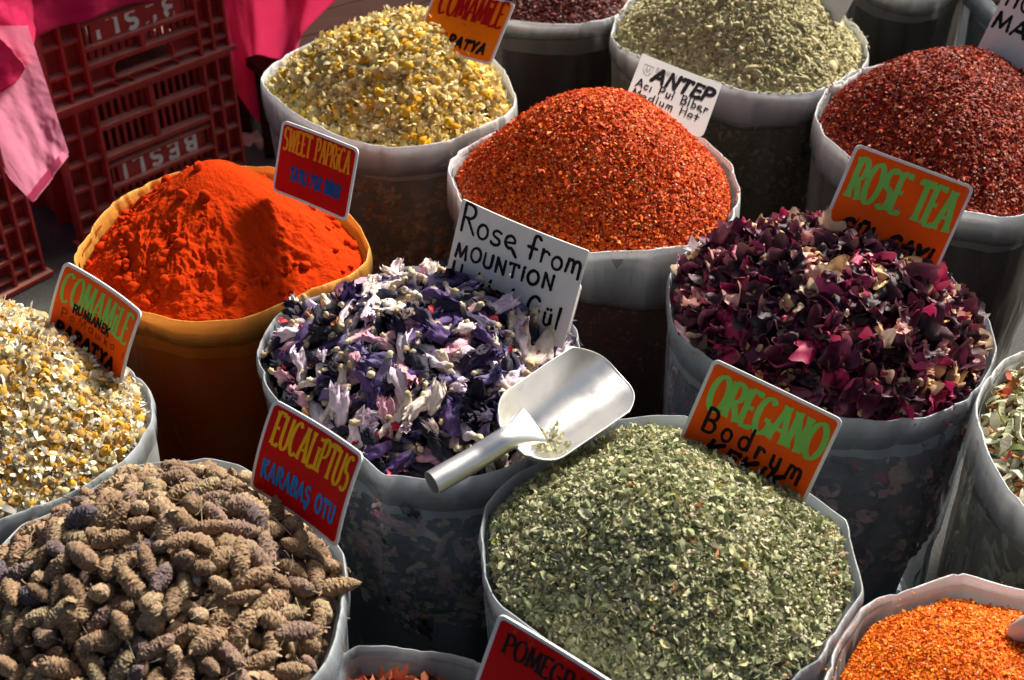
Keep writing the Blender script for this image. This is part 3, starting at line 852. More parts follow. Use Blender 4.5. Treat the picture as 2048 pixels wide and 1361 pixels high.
sack('lavender', 'clear plastic sack full of brown lavender spikes in front', cuff=.03, film='film_clear', cuffm='cuff_clear', linerm='cuff_clear')
sack('pomegranate', 'low clear sack of reddish pomegranate flowers between the lavender and oregano sacks', cuff=.03, film='film_clear', cuffm='cuff_clear', linerm='cuff_clear', inner=.05)
sack('orange_chili', 'folded white rimmed sack of bright orange chili flakes in the front corner', cuff=.04, film='film', cuffm='cuff', linerm='liner')
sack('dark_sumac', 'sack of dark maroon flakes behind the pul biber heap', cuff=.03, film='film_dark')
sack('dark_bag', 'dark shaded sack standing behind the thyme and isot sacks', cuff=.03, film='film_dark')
sack('corner_bag', 'teal tinted sack with bright rim behind the handwritten card at the back', cuff=.04, film='film_clear', cuffm='cuff_clear')

# unseen sack added beyond the frame to shade the gap between rose and vegetable sacks
t_ = np.linspace(0, 2 * math.pi, 24, endpoint=False)
RIMS['side_sack'] = [(round(1.035 + .205 * math.cos(q), 4), round(1.66 + .20 * math.sin(q), 4)) for q in t_]
sack('side_sack', 'unseen sack of maroon flakes added beyond the frame to shade the rose petal sack', cuff=.03, film='film_dark')

def C_(key, dx=0, dy=0):
    c = RIMOBJ[key].c
    return (c[0] + dx, c[1] + dy)

# ------------------------------------------------------------------ flakes, grains and powders
flake_heap('pul_biber', 'chili_flakes', 'heap of bright orange red chili flakes with pale seeds below the antep card', C_('pul_biber', .0, .02), .150,
           [(.66, .072, .008), (.80, .15, .014), (.42, .030, .005), (.86, .26, .05)], [5, 3.6, 2.0, .8], (.20, .02, .008), 64000, .0049, 900, prof=.8, pw=1.08, side=2500)
flake_heap('isot', 'dark_chili_flakes', 'heap of dark red chili flakes with white seeds behind the rose tea sign', C_('isot', -.01, .03), .125,
           [(.30, .026, .010), (.17, .013, .007), (.46, .060, .016), (.58, .20, .10)], [5, 3.4, 2.4, .6], (.09, .01, .008), 56000, .0058, 1300, prof=.9, pw=1.1, side=1500)
flake_heap('dark_sumac', 'maroon_flakes', 'heap of dull maroon flakes in the sack at the top edge', C_('dark_sumac'), .08,
           [(.13, .025, .022), (.08, .014, .014), (.24, .07, .05), (.45, .30, .22)], [5, 4, 2, .5], (.06, .012, .012), 26000, .0072, 300, prof=.7)
flake_heap('thyme', 'dried_thyme', 'heap of fine pale green thyme leaves behind the antep card', C_('thyme', .0, .0), .15,
           [(.56, .50, .27), (.46, .42, .21), (.66, .60, .38), (.28, .25, .11)], [5, 4, 2, 1.5], (.24, .22, .10), 50000, .0105, 0, prof=.5, mat='herb', var=.15, stretch=(1, .75), tilt=.6, side=2500, nf=14)
flake_heap('orange_chili', 'orange_chili_flakes', 'heap of vivid orange chili flakes in the front corner sack', C_('orange_chili', .0, -.02), .060,
           [(.84, .21, .008), (.90, .33, .02), (.66, .09, .004), (.76, .14, .006)], [5, 2.4, 2.2, 3.4], (.50, .10, .006), 90000, .0031, 400, edge=-.026, prof=.8, side=800)
flake_heap('corner_bag', 'dark_seeds', 'dark seeds filling the teal tinted sack at the back', C_('corner_bag'), .05,
           [(.03, .022, .02), (.06, .04, .03), (.3, .2, .05)], [5, 4, 1], (.02, .015, .012), 5000, .009, 0, prof=.8)
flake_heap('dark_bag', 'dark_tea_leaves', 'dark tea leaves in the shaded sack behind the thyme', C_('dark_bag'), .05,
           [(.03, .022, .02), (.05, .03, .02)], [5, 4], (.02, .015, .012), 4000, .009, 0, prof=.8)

flake_heap('side_sack', 'maroon_flakes', 'heap of maroon flakes in the unseen sack added beyond the frame', C_('side_sack'), .10,
           [(.13, .025, .022), (.08, .014, .014)], [5, 4], (.06, .012, .012), 5000, .010, 0, prof=.7)

# ground paprika: one fine surface with slides, furrows and crumbs
rim = RIMOBJ['paprika']
hp = Heap(rim, C_('paprika', -.004, .030), .130, -.022, .26, .95, .0, 10)
acc = Acc()
nr_, nt_ = 300, 620
th = np.linspace(0, 2 * math.pi, nt_, endpoint=False)
rr = (np.arange(nr_) / (nr_ - 1)) ** .8
Rm = hp.Rth(th)
X = hp.apex[0] + rr[:, None] * (Rm * np.cos(th))[None]
Y = hp.apex[1] + rr[:, None] * (Rm * np.sin(th))[None]
zz, rho = hp.z(X.ravel(), Y.ravel())
P = np.stack([X.ravel(), Y.ravel(), zz], 1)
TH = np.tile(th, (nr_, 1)).ravel(); RR = np.repeat(rr, nt_)
front = np.clip(.55 - .45 * np.cos(TH - math.radians(60)), 0, 1)             # scooped, broken side faces the buyer
TW = TH + .25 * fbm(P, 9, 3)
fur = fbm(np.stack([np.cos(TW) * 3.2, np.sin(TW) * 3.2, RR * 2.6], 1), 1.5, 4, .55)
rid = 1 - np.abs(fur) * 2.2
amp = np.clip((RR - .26) * 2.6, 0, 1) * np.clip((1.08 - RR) * 3, 0, 1)
P[:, 2] += amp * front * (.013 * (rid - .4)) + amp * .007 * fbm(P, 20, 4) + .0030 * fbm(P, 95, 5, .75) * (.5 + RR)
pits = np.clip(vnoise(P, 55) - .45, 0, 1)
P[:, 2] -= pits * .004 * amp
cav = np.clip(fbm(P + 3, 34, 3) * front, 0, 1) * .018 * np.clip((RR - .18) * 4, 0, 1) * np.clip((1 - RR) * 4, 0, 1)
P[:, 2] -= cav
cbase = np.array((.48, .033, .003))[None] * (1 + .12 * fbm(P, 40, 3)[:, None])
acc.add(P, grid_faces(nr_, nt_, wrap_v=True), cbase)
w0 = rim.ring(-.010, hp.ze); w1 = rim.ring(-.010, .02, .84)
acc.add(np.concatenate([w0, w1]), grid_faces(2, rim.N, wrap_v=True), (.45, .04, .004))
LUMP = []
for k in range(6):
    V, F, C = sphere(12, 8)
    V = V * (1 + .28 * vnoise(V + k * 4, 1.6)[:, None] + .08 * vnoise(V + k, 5)[:, None]) * np.array([1, .85, .75])
    LUMP.append((V, F, C))
q = 260
Pp, Nn = hp.sample(q * 3)
d = Pp[:, :2] - hp.apex
rh = hp.z(Pp[:, 0], Pp[:, 1])[1]
w = (rh ** 5) * (d[:, 1] < .05) + .012
w *= np.where(d[:, 0] < .03, 1, .07)
sel = rng.choice(len(Pp), q, replace=False, p=w / w.sum())
s = np.minimum(rng.gamma(1.6, .0016, q) + .0010, .010)
big = rng.choice(q, 14, replace=False); s[big] = rng.uniform(.006, .0125, 14)
Pp = Pp[sel]; Pp[:, 2] += s * .25
scatter(acc, LUMP, Pp, rot_frames(Nn[sel], tilt=.5), s, np.repeat(np.array([[.48, .034, .003]]), q, 0) * rng.uniform(.85, 1.1, (q, 1)), 0)
new_stuff(acc, 'paprika_powder', [MAT['powder']], 'cone of bright orange ground paprika with furrows and crumbs in the yellow sack')

# oregano
rim = RIMOBJ['oregano']
hp = Heap(rim, C_('oregano', -.02, -.01), .092, -.012, .6, 1.0, .008, 12)
acc = Acc()
heap_base(hp, acc, (.13, .125, .055), sink=.008)
n = 23000
P, N = hp.sample(n); P[:, 2] += rng.normal(0, .0040, n)
s = rng.gamma(6, .0098 / 6, n).clip(.004, .019)
LFO = [leaf(k + 90, 7, (.13, .30)) for k in range(22)]
scatter(acc, LFO, P, rot_frames(N, tilt=.85), s, pick([(.42, .43, .25), (.33, .36, .19), (.54, .53, .34), (.21, .23, .115), (.47, .45, .23), (.56, .49, .34)], [5, 5, 3.6, 2.5, 1.5, 1.2], n, .14))
n = 4200
P, N = hp.sample(n); P[:, 2] += .002
BUD = [join([(sphere(6, 4)[0] * .16 * np.random.default_rng(k + j).uniform(.7, 1.2) + np.random.default_rng(k * 9 + j).normal(0, .17, 3), sphere(6, 4)[1], np.ones((30, 3)) * np.random.default_rng(j).uniform(.8, 1.1)) for j in range(7)]) for k in range(5)]
scatter(acc, BUD, P, rot_frames(N, tilt=.6), rng.uniform(.006, .013, n), pick([(.56, .55, .38), (.62, .55, .42), (.44, .45, .27)], [4, 2, 3], n, .15))
n = 900
P, N = hp.sample(n); P[:, 2] += .004
Mx = rot_frames(N, tilt=.2)
scatter(acc, ST, P, Mx, np.stack([rng.uniform(.012, .045, n), np.full(n, .030), np.full(n, .030)], 1), pick([(.48, .40, .23), (.30, .24, .13), (.46, .42, .25)], [3, 2, 2], n, .15))
n = 260                                            # larger whole leaves and curled halves
P, N = hp.sample(n); P[:, 2] += .002
LF2 = [leaf(k + 60, 7) for k in range(14)]
scatter(acc, LF2, P, rot_frames(N, tilt=.6), rng.uniform(.010, .016, n), pick([(.42, .42, .27), (.36, .38, .22), (.48, .47, .32), (.28, .30, .15)], [4, 4, 2, 2], n, .15))
n = 60
P, N = hp.sample(n); P[:, 2] += .004
scatter(acc, LF, P, rot_frames(N, tilt=.5), rng.uniform(.008, .016, n), pick([(.55, .25, .12), (.50, .36, .04), (.50, .30, .18), (.35, .38, .05)], [2, 1, 1, 1], n, .1))
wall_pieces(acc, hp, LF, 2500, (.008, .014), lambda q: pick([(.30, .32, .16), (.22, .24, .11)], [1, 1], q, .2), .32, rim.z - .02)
new_stuff(acc, 'dried_oregano', [MAT['herb'], MAT['herb']], 'heap of grey green oregano leaves below the orange oregano sign')
HP_OREG = hp

# chamomile, two sacks
def chamomile_heap(key, label, apex, H, n, size, var, nstick, tints, tw, edge=-.02, side=0):
    rim = RIMOBJ[key]
    hp = Heap(rim, apex, H, edge, .8, 1.1, .008, 13)
    acc = Acc()
    heap_base(hp, acc, (.24, .19, .07), sink=.010)
    P, N = hp.sample(n); P[:, 2] += rng.normal(-.001, .0035, n)
    scatter(acc, var, P, rot_frames(N, tilt=.8), rng.gamma(14, size / 14, n), pick(tints, tw, n, .12))
    # loose petals and crumbs between the heads
    k = int(n * .8)
    P, N = hp.sample(k); P[:, 2] += rng.normal(0, .003, k)
    scatter(acc, LF, P, rot_frames(N, tilt=.7), rng.gamma(6, size * .40 / 6, k), pick([(.78, .71, .50), (.68, .58, .34), (.60, .40, .08), (.36, .33, .14), (.84, .80, .68)], [4, 3, 1.2, 2.4, 2.4], k, .15))
    P, N = hp.sample(nstick); P[:, 2] += .005
    scatter(acc, ST, P, rot_frames(N, tilt=.15), np.stack([rng.uniform(.015, .06, nstick), np.full(nstick, .022), np.full(nstick, .022)], 1), pick([(.58, .48, .26), (.50, .40, .18)], [1, 1], nstick, .12))
    if side:
        wall_pieces(acc, hp, var, side, (size * .9, size * 1.3), lambda q: pick([(.7, .5, .4), (.45, .35, .3)], [1, 1], q, .2), .25, rim.z - .03)
    new_stuff(acc, 'dried_chamomile', [MAT['bloom'], MAT['bloom']], label)
    return hp
YB = [(.78, .46, .03), (.70, .52, .18), (.76, .62, .30)]
YL = [(.60, .33, .03), (.48, .30, .09), (.62, .52, .28)]
CB = [chamomile(k, None, YB[k % 3], (.56, .46, .20), (.84, .74, .44)) for k in range(27)]
CLV = [chamomile(k + 40, None, YL[k % 3], (.50, .44, .24), (.84, .80, .68)) for k in range(27)]
chamomile_heap('chamomile_back', 'heap of yellow cream chamomile heads in the sack by the pink cloth', C_('chamomile_back', .055, .01), .132, 3200, .0258, CB, 240,
               [(1, 1, .92), (1.1, 1.02, .8), (.80, .74, .55), (1.1, .9, .45)], [5, 2, 1.6, 1.4], edge=-.028, side=900)
chamomile_heap('chamomile_left', 'heap of white and yellow chamomile heads under the orange comamile sign at the side', C_('chamomile_left', -.02, .02), .13, 4300, .0190, CLV, 160,
               [(1, 1, 1), (1.05, 1.05, 1.1), (.75, .68, .55), (1.1, .9, .6)], [5, 3, 2, 1], edge=-.015, side=900)

# ------------------------------------------------------------------ pieces one can pick up singly
def individuals(key, hp, d, n_top, shapes, place_one, tries=7000, rmax=.97):
    P, N = hp.spaced(d, tries, rmax)
    ok, f = in_view(P, N)
    dist = np.linalg.norm(P - np.array([0, 0, CAM_H]), axis=1)
    order = np.argsort(np.where(ok, dist, 99))
    top = order[:n_top]; top = top[ok[top]]
    rest = np.setdiff1d(np.arange(len(P)), top)
    for i in top: place_one(P[i], N[i])
    return P[rest], N[rest], len(top)

# lavender
rim = RIMOBJ['lavender']
hp = Heap(rim, C_('lavender', .02, .03), .095, -.015, .7, 1.0, .010, 9)
HP_LAV = hp
SPK = []
tones = [(.40, .265, .155), (.50, .355, .22), (.29, .185, .115), (.20, .145, .14), (.31, .205, .155), (.46, .345, .205), (.15, .12, .14), (.37, .235, .145)]
names_t = ['tan brown', 'pale tan', 'dark brown', 'grey purple', 'dull mauve brown', 'straw coloured', 'dark purple grey', 'reddish brown']
for k in range(24):
    V, F, C = lavender_shape(k)
    c = np.array(tones[k % 8])
    tip = np.clip((V[:, 0:1] - .1) * 2, 0, 1) * .35
    CC = c * C * (1 - tip) + np.array((.46, .36, .22)) * C * tip
    a = Acc(); a.add(V, F, CC)
    lv = lavender_shape(k, 15, 12)
    SPK.append((a.mesh('lavender_spike', MAT['spike']), names_t[k % 8], (lv[0], lv[1], c * lv[2])))
def tangent_frame(N, lean=.25, up=.0):
    z = N + rng.normal(0, lean, 3); z /= np.linalg.norm(z)
    x = rng.normal(0, 1, 3); x -= z * (x @ z); x /= np.linalg.norm(x)
    x = x + z * rng.normal(up, .13); x /= np.linalg.norm(x)
    y = np.cross(z, x); y /= np.linalg.norm(y); z = np.cross(x, y)
    return np.stack([x, y, z], 1)
def put_spike(P, N):
    me, tone, _ = SPK[rng.choice(8, p=[.22, .18, .16, .05, .12, .12, .02, .13]) + 8 * rng.integers(0, 3)]
    s = rng.uniform(.032, .054)
    place('lavender_spike', me, P + N * rng.uniform(-.006, .012), tangent_frame(N, .5), s, ('long ' if s > .043 else 'short ') + tone + ' lavender spike', 'flower', 'lavender spikes heaped in the front sack')
Pr, Nr, cnt = individuals('lavender', hp, .0200, 290, SPK, put_spike, 9000)
name_places([['by the chamomile sack rim', 'near the top of the heap', 'below the eucalyptus sign'], ['at the side by the frame edge', 'in the middle of the heap', 'under the eucalyptus sign'], ['low by the frame corner', 'at the bottom edge of the frame', 'low by the pomegranate sack']])
acc = Acc()
heap_base(hp, acc, (.06, .04, .028), sink=.028)
for k in range(2):
    Pq, Nq = hp.spaced(.019, 5000)
    Pq = Pq - Nq * (.020 + .013 * k)
    if k == 0: Pq, Nq = np.concatenate([Pq, Pr]), np.concatenate([Nq, Nr])
    Mq = np.stack([tangent_frame(v, .5) for v in Nq])
    scatter(acc, [(V, F, C * .9) for V, F, C in [lavr for _, _, lavr in SPK[:8]]], Pq, Mq, rng.uniform(.034, .048, len(Pq)))
n = 600
P, N = hp.sample(n); P[:, 2] += rng.uniform(-.016, .004, n)
scatter(acc, LF, P, rot_frames(N, tilt=.8), rng.uniform(.005, .012, n), pick([(.44, .32, .18), (.32, .22, .15), (.26, .22, .24)], [3, 2, 1], n, .2))
n = 90
P, N = hp.sample(n); P[:, 2] += .012
scatter(acc, ST, P, rot_frames(N, tilt=.4), np.stack([rng.uniform(.012, .035, n), np.full(n, .03), np.full(n, .03)], 1), pick([(.44, .38, .25), (.5, .46, .34)], [1, 1], n, .12))
wall_pieces(acc, hp, [x[2] for x in SPK[:6]], 260, (.036, .046), lambda q: np.ones((q, 3)) * .9, .30, rim.z - .03, inset=.010)
new_stuff(acc, 'lavender_spikes', [MAT['spike'], MAT['spike']], 'deeper layer of dried lavender spikes and crumbs filling the front sack')

# mallow
rim = RIMOBJ['mallow']
hp = Heap(rim, C_('mallow', .015, .01), .105, -.02, .7, 1.0, .010, 9)
HP_MAL = hp
MAL = []
mt = [((.038, .022, .075), (.020, .012, .040), 'dark violet'), ((.012, .011, .024), (.018, .015, .034), 'near black purple'), ((.14, .075, .25), (.075, .042, .16), 'violet'),
      ((.90, .80, .82), (.82, .66, .80), 'pale lilac'), ((.88, .76, .62), (.90, .76, .70), 'cream pink'), ((.76, .42, .44), (.66, .32, .44), 'dusty pink'),
      ((.30, .24, .44), (.13, .11, .27), 'lavender blue'), ((.045, .040, .070), (.025, .020, .040), 'grey black')]
wt = [4, 3.8, 3.8, 5.2, 3.8, 2.6, 3.6, 2.6]
for k in range(40):
    V, F, t = mallow_shape(k)
    cin, cout, nm = mt[k % 8]
    t = t[:, None]
    C = np.array(cin) * (1 - t) + np.array(cout) * t
    st = .75 + .5 * (vnoise(np.stack([V[:, 0] * .6, V[:, 1] * 2, V[:, 2] * 2], 1) + k, 6) * .5 + .5)
    base = np.clip(1 - t * 4, 0, 1)
    C = (C * (1 - base * .7) + np.array((.55, .45, .28)) * base * .7) * st[:, None]
    a = Acc(); a.add(V, F, C)
    cv, cf, cc = calyx_shape(k)
    b_ = Acc(); b_.add(cv, cf, cc * np.array([(.62, .52, .34), (.50, .38, .22), (.66, .60, .42)][k % 3]))
    MAL.append((a.mesh('mallow_flower', MAT['mallow']), b_.mesh('calyx', MAT['calyx']), nm, join([(V, F, C), (cv, cf, cc * np.array((.58, .48, .30)))])))
def put_mallow(P, N):
    k = rng.choice(8, p=np.array(wt) / sum(wt)) + 8 * rng.integers(0, 5)
    me, cal, nm, _ = MAL[k]
    s = rng.uniform(.038, .063) * (.9 if k % 8 in (1, 7) else 1)
    place('mallow_flower', me, P + N * rng.uniform(-.004, .010), tangent_frame(N, .5), s, ('large ' if s > .050 else 'small ') + nm + ' mallow flower', 'flower', 'mallow flowers heaped in the middle sack', ('calyx', cal))
Pr, Nr, cnt = individuals('mallow', hp, .0168, 298, MAL, put_mallow, 9000, .93)
name_places([['by the paprika sack rim', 'near the top of the heap', 'at the foot of the rose card'], ['facing the paprika sack', 'in the middle of the heap', 'behind the aluminium scoop'], ['above the eucalyptus sign', 'low in front by the rim', 'beside the scoop handle']])
acc = Acc()
heap_base(hp, acc, (.05, .04, .045), sink=.03)
for k in range(2):
    Pq, Nq = hp.spaced(.024, 5000)
    Pq = Pq - Nq * (.010 + .014 * k)
    if k == 0: Pq, Nq = np.concatenate([Pq, Pr]), np.concatenate([Nq, Nr])
    Mq = np.stack([tangent_frame(v, .6) for v in Nq])
    scatter(acc, [MAL[q][3] for q in (0, 1, 2, 3, 6, 7, 8, 9, 12, 4)], Pq, Mq, rng.uniform(.038, .058, len(Pq)))
CAL = [(calyx_shape(k)[0] + np.array([.46, 0, 0]), calyx_shape(k)[1], calyx_shape(k)[2]) for k in range(5)]
n = 34
P, N = hp.sample(n); P = P + N * .008
scatter(acc, CAL, P, rot_frames(N, tilt=1), rng.uniform(.035, .058, n), pick([(.64, .54, .34), (.70, .62, .46), (.50, .34, .18), (.42, .36, .18)], [3, 2, 1, 1], n, .12))
PT = [crumple_petal(k, 7, .8, 1.2, .12) for k in range(8)]
n = 60
P, N = hp.sample(n); P = P + N * .010
scatter(acc, PT, P, rot_frames(N, tilt=.9), rng.uniform(.010, .020, n), pick([(.50, .02, .04), (.62, .06, .10), (.55, .22, .08), (.60, .40, .30)], [3, 1, 1, 2], n, .15))
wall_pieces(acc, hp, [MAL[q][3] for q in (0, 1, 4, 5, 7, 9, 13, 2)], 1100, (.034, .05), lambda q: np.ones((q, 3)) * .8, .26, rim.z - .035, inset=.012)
wall_pieces(acc, hp, CAL, 260, (.04, .07), lambda q: pick([(.5, .4, .2), (.4, .25, .12)], [1, 1], q, .2), .26, rim.z - .025, inset=.007)
new_stuff(acc, 'mallow_flowers', [MAT['mallow'], MAT['mallow']], 'deeper layer of dried mallow flowers and loose calyxes in the middle sack')

# rose petals
rim = RIMOBJ['rose']
hp = Heap(rim, C_('rose', -.03, -.015), .106, -.012, .9, 1.25, .012, 9)
HP_ROSE = hp
PET = []
pt = [((.020, .007, .014), 'near black'), ((.055, .009, .027), 'deep maroon'), ((.115, .012, .050), 'dark wine'), ((.42, .018, .095), 'crimson'), ((.78, .50, .23), 'golden tan'),
      ((.80, .40, .36), 'pale pink'), ((.045, .024, .042), 'greyish plum'), ((.86, .66, .46), 'cream')]
pw_ = [5, 7, 5, 2.4, 2.2, 1.8, 1.2, 1.6]
for k in range(48):
    V, F, C = crumple_petal(k, 13, np.random.default_rng(k).uniform(.62, 1.05), 1.6, .13)
    c0, nm = pt[k % 8]
    ed = np.clip((np.abs(V[:, 1]) * 2.2) ** 3 + np.clip(V[:, 0] * 2.1, 0, 1) ** 4, 0, 1)[:, None]
    ba = np.clip(-V[:, 0:1] * 3.2 - .7, 0, 1)
    st = (1 + .25 * vnoise(np.stack([V[:, 0] * .5, V[:, 1] * 4, V[:, 2] * 0], 1) + k, 4))[:, None]
    C = (np.array(c0) * (1 - .5 * ed ** 3) + np.array((.34, .12, .15)) * (.5 * ed ** 3 if k % 8 < 4 else .1 * ed)) * st
    C = C * (1 - .2 * ba) + np.array((.45, .28, .16)) * .2 * ba
    a = Acc(); a.add(V, F, C)
    PET.append((a.mesh('rose_petal', MAT['petal']), nm, (V, F, C)))
def pick_pet():
    return rng.choice(8, p=np.array(pw_) / sum(pw_)) + 8 * rng.integers(0, 6)
def put_petal(P, N):
    kp = pick_pet(); me, nm, _ = PET[kp]
    s = rng.uniform(.027, .052) * (.78 if kp % 8 in (4, 5, 7) else 1)
    M = rot_frames(N[None], tilt=.42)[0]
    place('rose_petal', me, P + N * rng.uniform(.0, .010), M, s, ('large ' if s > .040 else 'small ') + nm + ' rose petal', 'petal', 'rose petals heaped in the sack')
Pr, Nr, cnt = individuals('rose', hp, .0165, 298, PET, put_petal, 10000, .945)
name_places([['near the orange red chili sack', 'on top of the heap', 'at the foot of the rose tea sign'], ['at the bluish rim', 'in the middle of the heap', 'on the slope below the rose tea sign'], ['above the oregano sign', 'low in front by the rim', 'by the dried vegetable sack']])
acc = Acc()
heap_base(hp, acc, (.03, .010, .015), sink=.02)
for k in range(4):
    Pq, Nq = hp.spaced(.017, 4500, .985)
    Pq = Pq - Nq * (.004 + .005 * k)
    if k == 0: Pq, Nq = np.concatenate([Pq, Pr]), np.concatenate([Nq, Nr])
    i = [pick_pet() for _ in range(10)]
    scatter(acc, [PET[q][2] for q in i], Pq, rot_frames(Nq, tilt=.5), rng.uniform(.024, .044, len(Pq)))
n = 260
P, N = hp.sample(n, 1.0); P = P + N * rng.uniform(.002, .012, n)[:, None]
scatter(acc, PT, P, rot_frames(N, tilt=.9), rng.uniform(.007, .016, n), pick([(.55, .34, .15), (.30, .03, .08), (.62, .44, .28), (.50, .16, .18), (.10, .02, .04)], [3, 3, 1.5, 1.5, 3], n, .15))
wall_pieces(acc, hp, [PET[q][2] for q in (1, 2, 3, 4, 6, 0, 9, 10, 5)], 1500, (.024, .036), lambda q: np.ones((q, 3)) * .9, .25, rim.z - .035, inset=.012, taper=.93)
new_stuff(acc, 'rose_petals', [MAT['petal'], MAT['petal']], 'deeper layer of dried rose petals and torn scraps filling the sack')

# mixed dried vegetables
rim = RIMOBJ['mixed_veg']
hp = Heap(rim, C_('mixed_veg', .02, .0), .10, -.025, .7, 1.0, .008, 10)
VEG = []
vt = [((.82, .79, .58), 'pale cream'), ((.68, .70, .42), 'pale green'), ((.30, .38, .12), 'leaf green'), ((.52, .06, .03), 'red'), ((.62, .22, .04), 'orange')]
vw = [8, 3, 1.0, 1.1, 1.0]
for k in range(30):
    V, F, C = veg_chip(k)
    c0, nm = vt[k % 5]
    C = C * np.array(c0) * (1 + .15 * vnoise(V + k, 5)[:, None])
    a = Acc(); a.add(V, F, C)
    VEG.append((a.mesh('vegetable_chip', MAT['veg'], False), nm, (V, F, C)))
def pick_veg(): return rng.choice(5, p=np.array(vw) / sum(vw)) + 5 * rng.integers(0, 6)
def put_veg(P, N):
    k = pick_veg(); me, nm, _ = VEG[k]
    s = rng.uniform(.018, .034) * (.7 if k % 5 > 2 else 1)
    place('vegetable_chip', me, P + N * rng.uniform(0, .006), rot_frames(N[None], tilt=.5)[0], s, nm + ' dried vegetable chip', 'vegetable', 'dried vegetable chips in the sack')
Pr, Nr, cnt = individuals('mixed_veg', hp, .012, 200, VEG, put_veg, 6000)
name_places([['by the rose petals', 'at the back of the sack', 'at the back by the frame edge'], ['by the white rim', 'in the middle of the heap', 'at the frame edge'], ['low by the white rim', 'low in front', 'low at the frame edge']])
acc = Acc()
heap_base(hp, acc, (.22, .20, .09), sink=.012)
for k in range(2):
    Pq, Nq = hp.spaced(.010, 4000)
    Pq = Pq - Nq * (.004 + .005 * k)
    if k == 0: Pq, Nq = np.concatenate([Pq, Pr]), np.concatenate([Nq, Nr])
    scatter(acc, [VEG[pick_veg()][2] for _ in range(12)], Pq, rot_frames(Nq, tilt=.5), rng.uniform(.016, .03, len(Pq)))
n = 1200
P, N = hp.sample(n); P = P + N * .002
scatter(acc, LF, P, rot_frames(N, tilt=.7), rng.uniform(.005, .012, n), pick([(.34, .36, .14), (.5, .48, .28), (.5, .12, .05)], [3, 3, 1], n, .2))
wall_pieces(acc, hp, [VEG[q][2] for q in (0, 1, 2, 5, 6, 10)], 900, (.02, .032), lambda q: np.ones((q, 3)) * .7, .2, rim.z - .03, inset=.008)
new_stuff(acc, 'vegetable_chips', [MAT['veg'], MAT['veg']], 'deeper layer of chopped dried vegetables in the sack at the frame edge')

# pomegranate flowers
rim = RIMOBJ['pomegranate']
hp = Heap(rim, C_('pomegranate', -.02, -.0), .055, -.05, .7, 1.0, .008, 12)
PF = []
for k in range(6):
    V, F, C = pomegranate_flower(k)
    a = Acc(); a.add(V, F, C)
    PF.append((a.mesh('pomegranate_flower', MAT['mallow']), (V, F, C)))
def put_pf(P, N):
    me = PF[rng.integers(0, 6)][0]
    place('pomegranate_flower', me, P + N * rng.uniform(0, .010), tangent_frame(N, .6, .3), rng.uniform(.022, .034), 'red and ochre pomegranate flower', 'flower', 'pomegranate flowers in the low sack')
Pr, Nr, cnt = individuals('pomegranate', hp, .019, 90, PF, put_pf, 3000)
name_places([['by the lavender sack', 'at the top of the low sack', 'by the pomegranate sign'], ['beside the lavender rim', 'in the middle of the low sack', 'near the red sign'], ['low by the lavender rim', 'at the bottom edge', 'low by the red sign']])
acc = Acc()
heap_base(hp, acc, (.10, .04, .02), sink=.014)
Pq, Nq = hp.spaced(.016, 3000)
Pq = np.concatenate([Pq - Nq * .008, Pr]); Nq = np.concatenate([Nq, Nr])
scatter(acc, [p[1] for p in PF], Pq, np.stack([tangent_frame(v, .8) for v in Nq]), rng.uniform(.02, .03, len(Pq)))
n = 2600
P, N = hp.sample(n); P = P + N * .003
scatter(acc, LF, P, rot_frames(N, tilt=.8), rng.uniform(.005, .013, n), pick([(.30, .11, .04), (.38, .04, .04), (.52, .34, .17), (.14, .05, .03)], [2, 3, 1.2, 3], n, .2))
new_stuff(acc, 'pomegranate_petals', [MAT['mallow'], MAT['mallow']], 'deeper layer of broken pomegranate flowers and ochre scraps in the low sack')

# ------------------------------------------------------------------ lettering drawn as pen strokes
def arc(cx, cy, rx, ry, a0, a1, n=14):
    t = np.radians(np.linspace(a0, a1, n))
    return [(cx + rx * math.cos(q), cy + ry * math.sin(q)) for q in t]
G = {}
G['A'] = (.62, [[(0, 0), (.31, 1)], [(.31, 1), (.62, 0)], [(.12, .33), (.5, .33)]])
G['B'] = (.52, [[(.06, 0), (.06, 1)], [(.06, 1)] + arc(.24, .76, .22, .24, 90, -90) + [(.06, .52)], [(.24, .52)] + arc(.26, .26, .25, .26, 90, -90) + [(.06, 0)]])
G['C'] = (.58, [arc(.32, .5, .3, .5, 50, 310, 22)])
G['D'] = (.6, [[(.06, 0), (.06, 1)], [(.06, 1)] + arc(.22, .5, .34, .5, 90, -90, 16) + [(.06, 0)]])
G['E'] = (.46, [[(.06, 0), (.06, 1)], [(.06, 1), (.44, 1), (.44, .90)], [(.06, .53), (.36, .53)], [(.06, 0), (.46, 0), (.46, .10)]])
G['F'] = (.44, [[(.06, 0), (.06, 1)], [(.06, 1), (.44, 1)], [(.06, .5), (.36, .5)]])
G['G'] = (.62, [arc(.32, .5, .3, .5, 48, 330, 24) + [(.58, .4)], [(.36, .42), (.6, .42)], [(.58, .42), (.58, .1)]])
G['H'] = (.56, [[(.06, 0), (.06, 1)], [(.52, 0), (.52, 1)], [(.06, .5), (.52, .5)]])
G['I'] = (.14, [[(.07, 0), (.07, 1)]])
G['i'] = (.16, [[(.08, 0), (.08, .68)], [(.07, .86), (.10, .96)]])
G['K'] = (.54, [[(.06, 0), (.06, 1)], [(.5, 1), (.08, .45)], [(.18, .58), (.54, 0)]])
G['L'] = (.44, [[(.06, 1), (.06, 0)], [(.06, 0), (.44, 0), (.44, .10)]])
G['M'] = (.74, [[(.04, 0), (.12, 1)], [(.12, 1), (.37, .1)], [(.37, .1), (.62, 1)], [(.62, 1), (.72, 0)]])
G['N'] = (.6, [[(.06, 0), (.06, 1)], [(.06, 1), (.54, 0)], [(.54, 0), (.54, 1)]])
